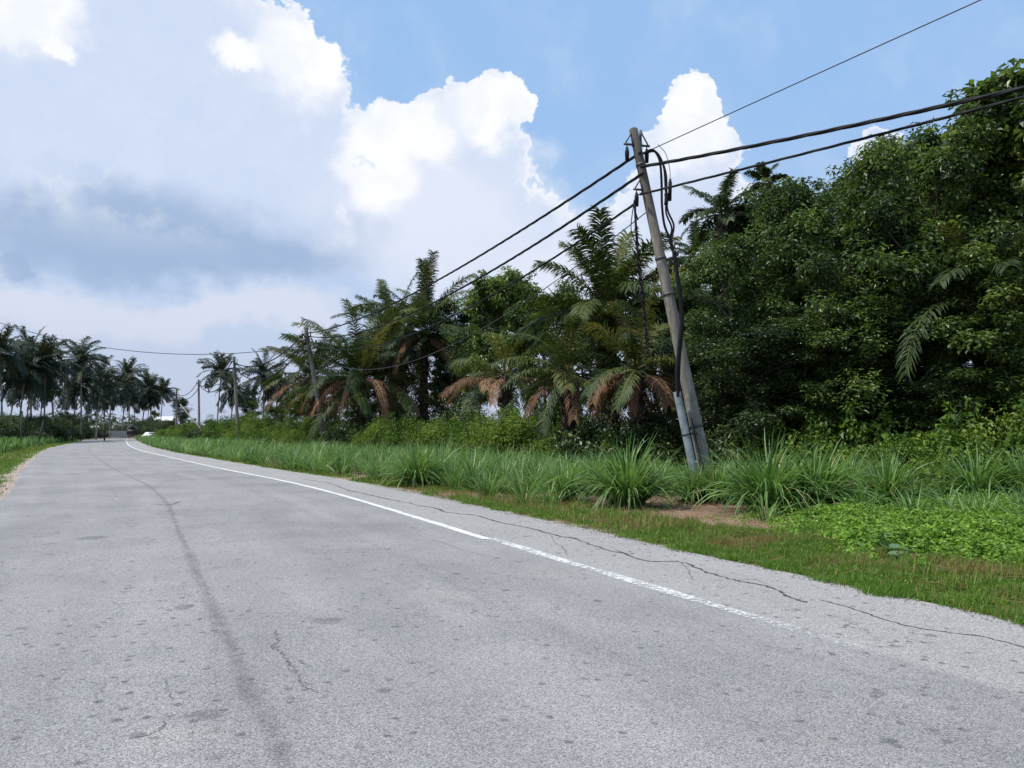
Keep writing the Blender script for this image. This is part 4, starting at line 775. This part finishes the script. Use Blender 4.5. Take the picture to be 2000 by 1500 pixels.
# arm that holds the down cables away from the shaft
m2 = MB(); q = v1*tpy(508); tube(m2, [q+np.array([.12, -.05, 0]), q+np.array([.3, -.08, .06]), q+np.array([.36, -.08, .14])], .035, 8); box(m2, q+np.array([.34, -.08, .14]), (.14, .1, .1)); m2.build('cable_arm', M['steel'], p1)
def loc1(px, py, dy=0.0): return P(px, py, Y1+dy)-B1
# grey conduit
m2 = MB(); c0, c1 = loc1(1368, 950, -.34), loc1(1322, 765, -.24); c0[2] = -.1; tube(m2, [c0, c1], .092, 16, cap=False); tube(m2, [c1, c1-nrm(c1-c0)*.03], [.075, .0], 16, cap=False); cond = m2.build('conduit', M['galv'], p1)
m2 = MB(); cq = c0+(c1-c0)*.62; ring(m2, cq, c1-c0, .098, .05); box(m2, cq+np.array([.17, .1, .02]), (.26, .03, .05)); m2.build('strap', M['steel'], cond)
def hang(px, r, name='down_cable', dy=-.3, mat='rubber', n=60, jit=0.0):
    m2 = MB(); pts = smooth_path([loc1(a, b, dy+(c if len(z) else 0)) for a, b, *z in px for c in [z[0] if z else 0]], n)
    if jit: pts = pts+rng.normal(0, jit, pts.shape)
    tube(m2, pts, r, 7); return m2.build(name, M[mat], p1)
hang([(1255, 300), (1275, 293), (1288, 312), (1292, 350), (1293, 400), (1298, 440), (1309, 468), (1316, 495)], .03)
hang([(1258, 300), (1280, 297), (1296, 325), (1300, 370), (1304, 410), (1316, 440), (1312, 470), (1318, 498)], .024)
hang([(1260, 297), (1283, 298), (1300, 335), (1302, 380), (1301, 415), (1312, 445), (1308, 470), (1316, 498)], .022)
hang([(1316, 490), (1320, 520), (1328, 580), (1331, 625), (1326, 680), (1322, 730), (1324, 775)], .045)
hang([(1318, 490), (1324, 530), (1333, 600), (1333, 650), (1328, 700), (1326, 775)], .026)
hang([(1301, 378), (1302, 385), (1301, 400)], .05, n=8)
m2 = MB(); q0, q1 = loc1(1309, 350, -.3), loc1(1308, 392, -.3); tube(m2, [q0, q0+(q1-q0)*.1, q0+(q1-q0)*.14, q1], [.03, .03, .045, .045], 10); m2.build('cable_joint', M['rubber'], p1)
hang([(1285, 282), (1300, 300), (1308, 330), (1309, 352)], .008)
hang([(1340, 712, -.0), (1345, 760), (1352, 830), (1366, 880), (1385, 930)], .012, 'earth_wire', -.22, 'galv')
hang([(1350, 815), (1362, 870), (1378, 925)], .014, 'earth_wire', -.24, 'rubber')
# slack cable with dead vine left of the shaft
hang([(1240, 400), (1242, 440), (1245, 480), (1249, 530), (1256, 590), (1262, 650), (1266, 690)], .03, 'slack_cable', -.1)
hang([(1238, 398), (1234, 425), (1233, 450), (1241, 475), (1246, 500)], .012, 'slack_cable', -.1)
hang([(1255, 375), (1243, 385), (1238, 400), (1246, 430)], .016, 'slack_cable', -.1)
vb = MB(); n = 420; ty = rng.uniform(440, 690, n); cx = np.interp(ty, [400, 480, 530, 590, 690], [1240, 1245, 1249, 1256, 1266]); bp = np.array([loc1(a_+rng.normal(0, 1.5), b_, -.1+rng.normal(0, .03)) for a_, b_ in zip(cx, ty)])
ribbons(vb, bp, np.stack([rng.normal(0, .6, n), rng.normal(0, .6, n), rng.normal(-.4, .4, n)], 1), rng.uniform(.06, .22, n)*np.interp(ty, [440, 480, 560, 690], [.6, 1.3, .9, .6]), .03, 1, 2, [.8, 1, .1], 0.3); vb.build('dead_vine', M['vine'], p1)

poles = [(640, 60, 640, 'second concrete pole, slightly leaning, in front of the oil palms', 597), (468, 88, 697, 'third concrete pole with dark cap in front of shrubs', 457), (391, 125, 742, 'fourth concrete pole, beside a raking stay', 388), (346, 155, 760, 'fifth and farthest thin concrete pole near the bend', 345)]
PT = [T1]; PO = [B1]
for (px, Y, top, lb, tx) in poles:
    b_ = GX(px, Y); t_ = P(tx, top, Y); o, v = pole(b_, t_, .22, .14, lb); PT.append(t_); PO.append(b_)
    for sgn in (1, -1): bracket(o, v*.965+xh*sgn*.1, xh*sgn, .3)
def bundle(name, p0, p1_, sag, label, r=.025, rad=.016, strands=3, group='overhead cables between the poles', pitch=2.2):
    L_ = np.linalg.norm(p1_-p0); n = int(L_*9) if strands > 1 else 60; c = cat(np.array(p0), np.array(p1_), sag, n); mb = MB()
    if strands > 1:
        tg = nrm(np.gradient(c, axis=0)); u = nrm(np.cross(tg, [0, 0, 1.])); v = np.cross(u, tg); s = np.linspace(0, L_, n)
        for k in range(strands): a = s/pitch*2*math.pi+k*2*math.pi/strands+.7*np.sin(s*.9); tube(mb, c+rad*(np.cos(a)[:, None]*u+np.sin(a)[:, None]*v), r, 5)
    else: tube(mb, c, r, 6)
    o = mb.build(name, M['rubber' if strands > 1 else 'wirem']); return tag(o, label, 'cable', group)
A1 = P(1252, 297, Y1-.17); A2 = P(1256, 338, Y1-.17); A3 = P(1243, 396, Y1-.1)
def pt2(i, f, dx=0): v = PT[i]-PO[i]; return PO[i]+v*f+xh*dx
bundle('overhead_cable', A1, pt2(1, .95, -.2), .9, 'top thick twisted cable from the leaning pole to the second pole')
bundle('overhead_cable', A2, pt2(1, .93, .2), 1.3, 'middle thick twisted cable from the leaning pole to the second pole')
bundle('overhead_cable', A3, pt2(1, .88, -.1), 1.75, 'lowest thick twisted cable from the leaning pole to the second pole', r=.02, rad=.013)
for j, (f, dx, sg, lb) in enumerate([(.95, -.2, 1.6, 'upper'), (.93, .2, 2.0, 'middle'), (.88, -.1, 2.4, 'lower')]):
    bundle('overhead_cable', pt2(1, f, dx), pt2(2, .95-.03*j, dx), sg*.9, lb+' cable hanging between the second and third poles', r=.03, rad=.03)
    if j < 2: bundle('overhead_cable', pt2(2, .95-.03*j, dx), pt2(3, .95-.04*j, dx), sg*1.0, lb+' cable hanging between the third and fourth poles', r=.03, rad=.03); bundle('overhead_cable', pt2(3, .95-.04*j, dx), pt2(4, .94-.04*j, dx), sg*.8, lb+' cable hanging between the fourth and fifth poles', r=.03, rad=.03)
# to the right: past the camera
def beyond(pA, pB, k): return pA+(pB-pA)*k
R1a = P(1252, 326, Y1-.15); R1b = P(2000, 172, 12.1); R1c = R1a+(R1b-R1a)*5.2; R1c[2] = R1a[2]-.2
R2a = P(1250, 380, Y1-.15); R2b = P(2000, 190, 12.3); R2c = R2a+(R2b-R2a)*5.2; R2c[2] = R2a[2]-.2
def sag_for(a, c, b, k=1/5.2): lin = a[2]+(c[2]-a[2])*k; return (lin-b[2])/(4*k*(1-k))
bundle('overhead_cable', R1a, R1c, sag_for(R1a, R1c, R1b), 'upper thick twisted cable from the leaning pole to the right edge', r=.028, rad=.017, pitch=1.9)
bundle('overhead_cable', R2a, R2c, sag_for(R2a, R2c, R2b), 'lower thick twisted cable from the leaning pole to the right edge', r=.019, rad=.012, pitch=1.7)
W1 = P(1268, 294, Y1-.1); W2 = P(1915, 0, 12.5); W3 = W1+(W2-W1)*3; W3[2] = W2[2]+.6
bundle('overhead_wire', W1, W3, sag_for(W1, W3, W2, 1/3.), 'single thin wire rising from the pole top to the upper right', .011, strands=1)
# thin wire that crosses the road to the left
q0 = pt2(1, .86, -.1); q1 = P(-260, 516, 62); bundle('overhead_wire', q0, q1, (lambda m: (q0[2]+q1[2])/2-m)(P(170, 671, 61)[2]), 'single thin wire sagging over the road to the left edge', .03, strands=1)
# thin slack telephone wire between pole one and two
bundle('overhead_wire', on1(.78), pt2(1, .82, .1), 2.6, 'thin slack wire looping in front of the nearest oil palm', .013, strands=1)
# raking stay beside the fourth pole
m2 = MB(); a_, b_ = P(352, 790, 130), P(418, 842, 118); tube(m2, [a_, b_*np.array([1, 1, 0])+np.array([0, 0, -.2])], .10, 8); tag(m2.build('stay_post', M['concrete']), 'raking concrete stay leaning down beside the fourth pole', 'stay')
# posts left of the road
for (px, base, top, lx, lb) in [(43, 879, 805, 0, 'dark upright post nearest to the camera on the left verge'), (76, 873, 822, 9, 'post tilted to the right on the left verge'), (97, 864, 830, 0, 'short thin post right of the tilted post'), (143, 863, 820, 1, 'thin post below the second coconut group'), (206, 858, 826, 0, 'farthest thin post beside the grey sheet fence')]:
    Y = min(150, G(px, base)[1]); b_ = GX(px, Y); t_ = P(px+lx, top, Y); o = empty('roadside_post', tuple(b_)); m2 = MB(); vv = t_-b_; r_ = .075*Y/75+.02
    tube(m2, [vv*0-np.array([0, 0, .2]), vv*.5, vv], [r_, r_*.9, r_*.8], 8); m2.build('shaft', M['wood'], o); m3 = MB(); tube(m3, [vv, vv*1.03], [r_*1.15, r_*.5], 8); m3.build('cap', M['wood'], o); tag(o, lb, 'post', 'thin posts on the left verge')

# ------------------------------------------------------------------ far things: truck, car, sheds, fence
def wheel(parent, c, r, wd):
    m2 = MB(); c = np.array(c, float); x = np.array([wd/2, 0, 0]); pr = [(-1, .6), (-1, .92), (-.75, 1), (.75, 1), (1, .92), (1, .6)]
    tube(m2, [c+x*a for a, _ in pr], [r*b for _, b in pr], 20); t = m2.build('wheel', M['tyre'], parent); m3 = MB(); tube(m3, [c-x*1.02, c+x*1.02], r*.55, 14); m3.build('rim', M['zinc'], t)
Yt = 205; g = GX(259, Yt); tk = empty('truck', (g[0], g[1], .04), R(26))
m2 = MB(); box(m2, (0, 0, .85), (.9, 7.2, .22)); box(m2, (0, -3.55, .62), (2.2, .12, .2)); m2.build('chassis', M['truckdark'], tk)
m2 = MB(); box(m2, (0, -1.2, 1.05), (2.4, 4.8, .12)); box(m2, (-1.17, -1.2, 1.75), (.06, 4.8, 1.3)); box(m2, (1.17, -1.2, 1.75), (.06, 4.8, 1.3)); box(m2, (0, -3.57, 1.75), (2.28, .06, 1.3)); box(m2, (0, 1.17, 1.9), (2.28, .06, 1.6))
for k in range(6): box(m2, (-1.22, -3.3+k*.85, 1.75), (.05, .1, 1.3)); box(m2, (1.22, -3.3+k*.85, 1.75), (.05, .1, 1.3))
m2.build('cargo_bed', M['truckdark'], tk)
m2 = MB(); box(m2, (0, 2.4, 1.45), (2.2, 1.9, 1.3)); box(m2, (0, 2.35, 2.45), (2.0, 1.6, .7)); cb_ = m2.build('cab', M['zincdark'], tk); m3 = MB(); box(m3, (0, 1.53, 2.45), (1.4, .03, .42)); box(m3, (0, 3.17, 2.42), (1.7, .03, .5)); m3.build('window', M['glass'], cb_)
for x_ in (-1, 1):
    for y_ in (-2.4, -1.3, 2.5): wheel(tk, (x_*.98, y_, .5), .5, .3)
    m3 = MB(); box(m3, (x_*.9, -3.63, .75), (.28, .04, .14)); m3.build('tail_light', M['lampred'], tk)
m3 = MB(); tube(m3, [(-1.1, -3.5, 2.45), (0, -1.2, 3.1), (.9, 1.1, 2.6)], [.35, .7, .4], 8); m3.build('load', M['truckdark'], tk)
tag(tk, 'dark loaded lorry far away where the road bends out of sight', 'truck')
# pale car behind the grass
Yc = 165; g = GX(299, Yc); ca = empty('parked_car', (g[0], g[1], 0), R(62)); xs = [-2.1, -2.05, -1.3, -.8, .5, 1.15, 2.0, 2.15]; zt = [.75, 1.0, 1.08, 1.12, 1.1, 1.02, .85, .6]; m2 = MB(); n = len(xs); V = []
for x_, z_ in zip(xs, zt): V += [(x_, -.85, .3), (x_, -.88, .65), (x_, -.8, z_), (x_, .8, z_), (x_, .88, .65), (x_, .85, .3)]
q = [(i*6+k, i*6+(k+1) % 6, i*6+6+(k+1) % 6, i*6+6+k) for i in range(n-1) for k in range(6)]; q += [(0, 5, 4, 1), (1, 4, 3, 2), ((n-1)*6, (n-1)*6+1, (n-1)*6+4, (n-1)*6+5), ((n-1)*6+1, (n-1)*6+2, (n-1)*6+3, (n-1)*6+4)]; m2.add(V, q); m2.build('body', M['white'], ca)
m2 = MB(); V = [(-1.75, -.76, 1.06), (1.1, -.76, 1.03), (1.1, .76, 1.03), (-1.75, .76, 1.06), (-1.2, -.6, 1.7), (.3, -.6, 1.7), (.3, .6, 1.7), (-1.2, .6, 1.7)]; m2.add(V, [(0, 1, 5, 4), (1, 2, 6, 5), (2, 3, 7, 6), (3, 0, 4, 7), (4, 5, 6, 7)]); rf = m2.build('roof', M['white'], ca)
m3 = MB(); 
for sg in (-1, 1): m3.add([(-1.45, sg*.735, 1.14), (.8, sg*.735, 1.12), (.2, sg*.63, 1.6), (-1.15, sg*.63, 1.6)], [(0, 1, 2, 3)])
m3.add([(1.02, -.66, 1.12), (1.02, .66, 1.12), (.42, .56, 1.64), (.42, -.56, 1.64)], [(0, 1, 2, 3)]); m3.build('window', M['glass'], rf)
for x_ in (-1.35, 1.4):
    for y_ in (-.82, .82):
        m2 = MB(); tube(m2, [(x_, y_-.1, .31), (x_, y_+.1, .31)], .31, 16); wv_ = m2.build('wheel', M['tyre'], ca)
tag(ca, 'pale car whose roof shows over the verge grass near the bend', 'car')
def house(px, Y, wd, dp, h, rh, label, rz=0.2):
    g = GX(px, Y); o = empty('house', (g[0], g[1], 0), rz); m2 = MB(); box(m2, (0, 0, h/2), (wd, dp, h)); m2.add([(-wd/2, -dp/2, h), (-wd/2, dp/2, h), (-wd/2, 0, h+rh*.9), (wd/2, -dp/2, h), (wd/2, dp/2, h), (wd/2, 0, h+rh*.9)], t=[(0, 2, 1), (3, 4, 5)]); wl = m2.build('wall', M['wall'], o, False)
    m2 = MB(); e = .5
    for sg in (-1, 1): m2.add([(-wd/2-e, sg*(dp/2+e), h-.1), (wd/2+e, sg*(dp/2+e), h-.1), (wd/2+e, 0, h+rh), (-wd/2-e, 0, h+rh), (-wd/2-e, sg*(dp/2+e), h), (wd/2+e, sg*(dp/2+e), h), (wd/2+e, 0, h+rh+.1), (-wd/2-e, 0, h+rh+.1)], [(0, 1, 2, 3), (4, 7, 6, 5), (0, 4, 5, 1), (0, 3, 7, 4), (1, 5, 6, 2)])
    m2.build('roof', M['white'], o, False)
    for x_ in (-wd*.28, wd*.28): m2 = MB(); box(m2, (x_, -dp/2-.02, h*.55), (1.1, .06, 1.0)); m2.build('window', M['glass'], wl, False)
    m2 = MB(); box(m2, (0, -dp/2-.02, 1.0), (.95, .06, 2.0)); m2.build('door', M['zincdark'], wl, False); return tag(o, label, 'house', 'small houses beyond the coconut palms')
house(178, 245, 4, 4, 2.6, 1.0, 'small white shed glimpsed under the second coconut group')
house(243, 310, 7, 5, 3.2, 1.6, 'white house glimpsed between trunks left of the lorry')
house(268, 300, 6, 5, 3.2, 1.6, 'white house glimpsed between trunks above the lorry')
house(322, 300, 6, 5, 6.3, 1.5, 'house with pale roof showing right of the last coconut palm')
fo = empty('sheet_fence', tuple(GX(222, 236)), R(8)); m2 = MB(); n = 120; x = np.linspace(-4.6, 4.6, n); yv = .05*np.sign(np.sin(x*9)); V = []
for z_ in (.15, 2.1): V += [(a_, b_, z_) for a_, b_ in zip(x, yv)]
m2.add(V, [(i, i+1, n+i+1, n+i) for i in range(n-1)]); m2.build('sheet_panel', M['zinc'], fo, False)
for x_ in (-4.5, -2.25, 0, 2.25, 4.5): m2 = MB(); box(m2, (x_, .14, 1.05), (.1, .1, 2.2)); m2.build('fence_post', M['wood'], fo, False)
tag(fo, 'grey corrugated sheet fence beside the road left of the lorry', 'fence')
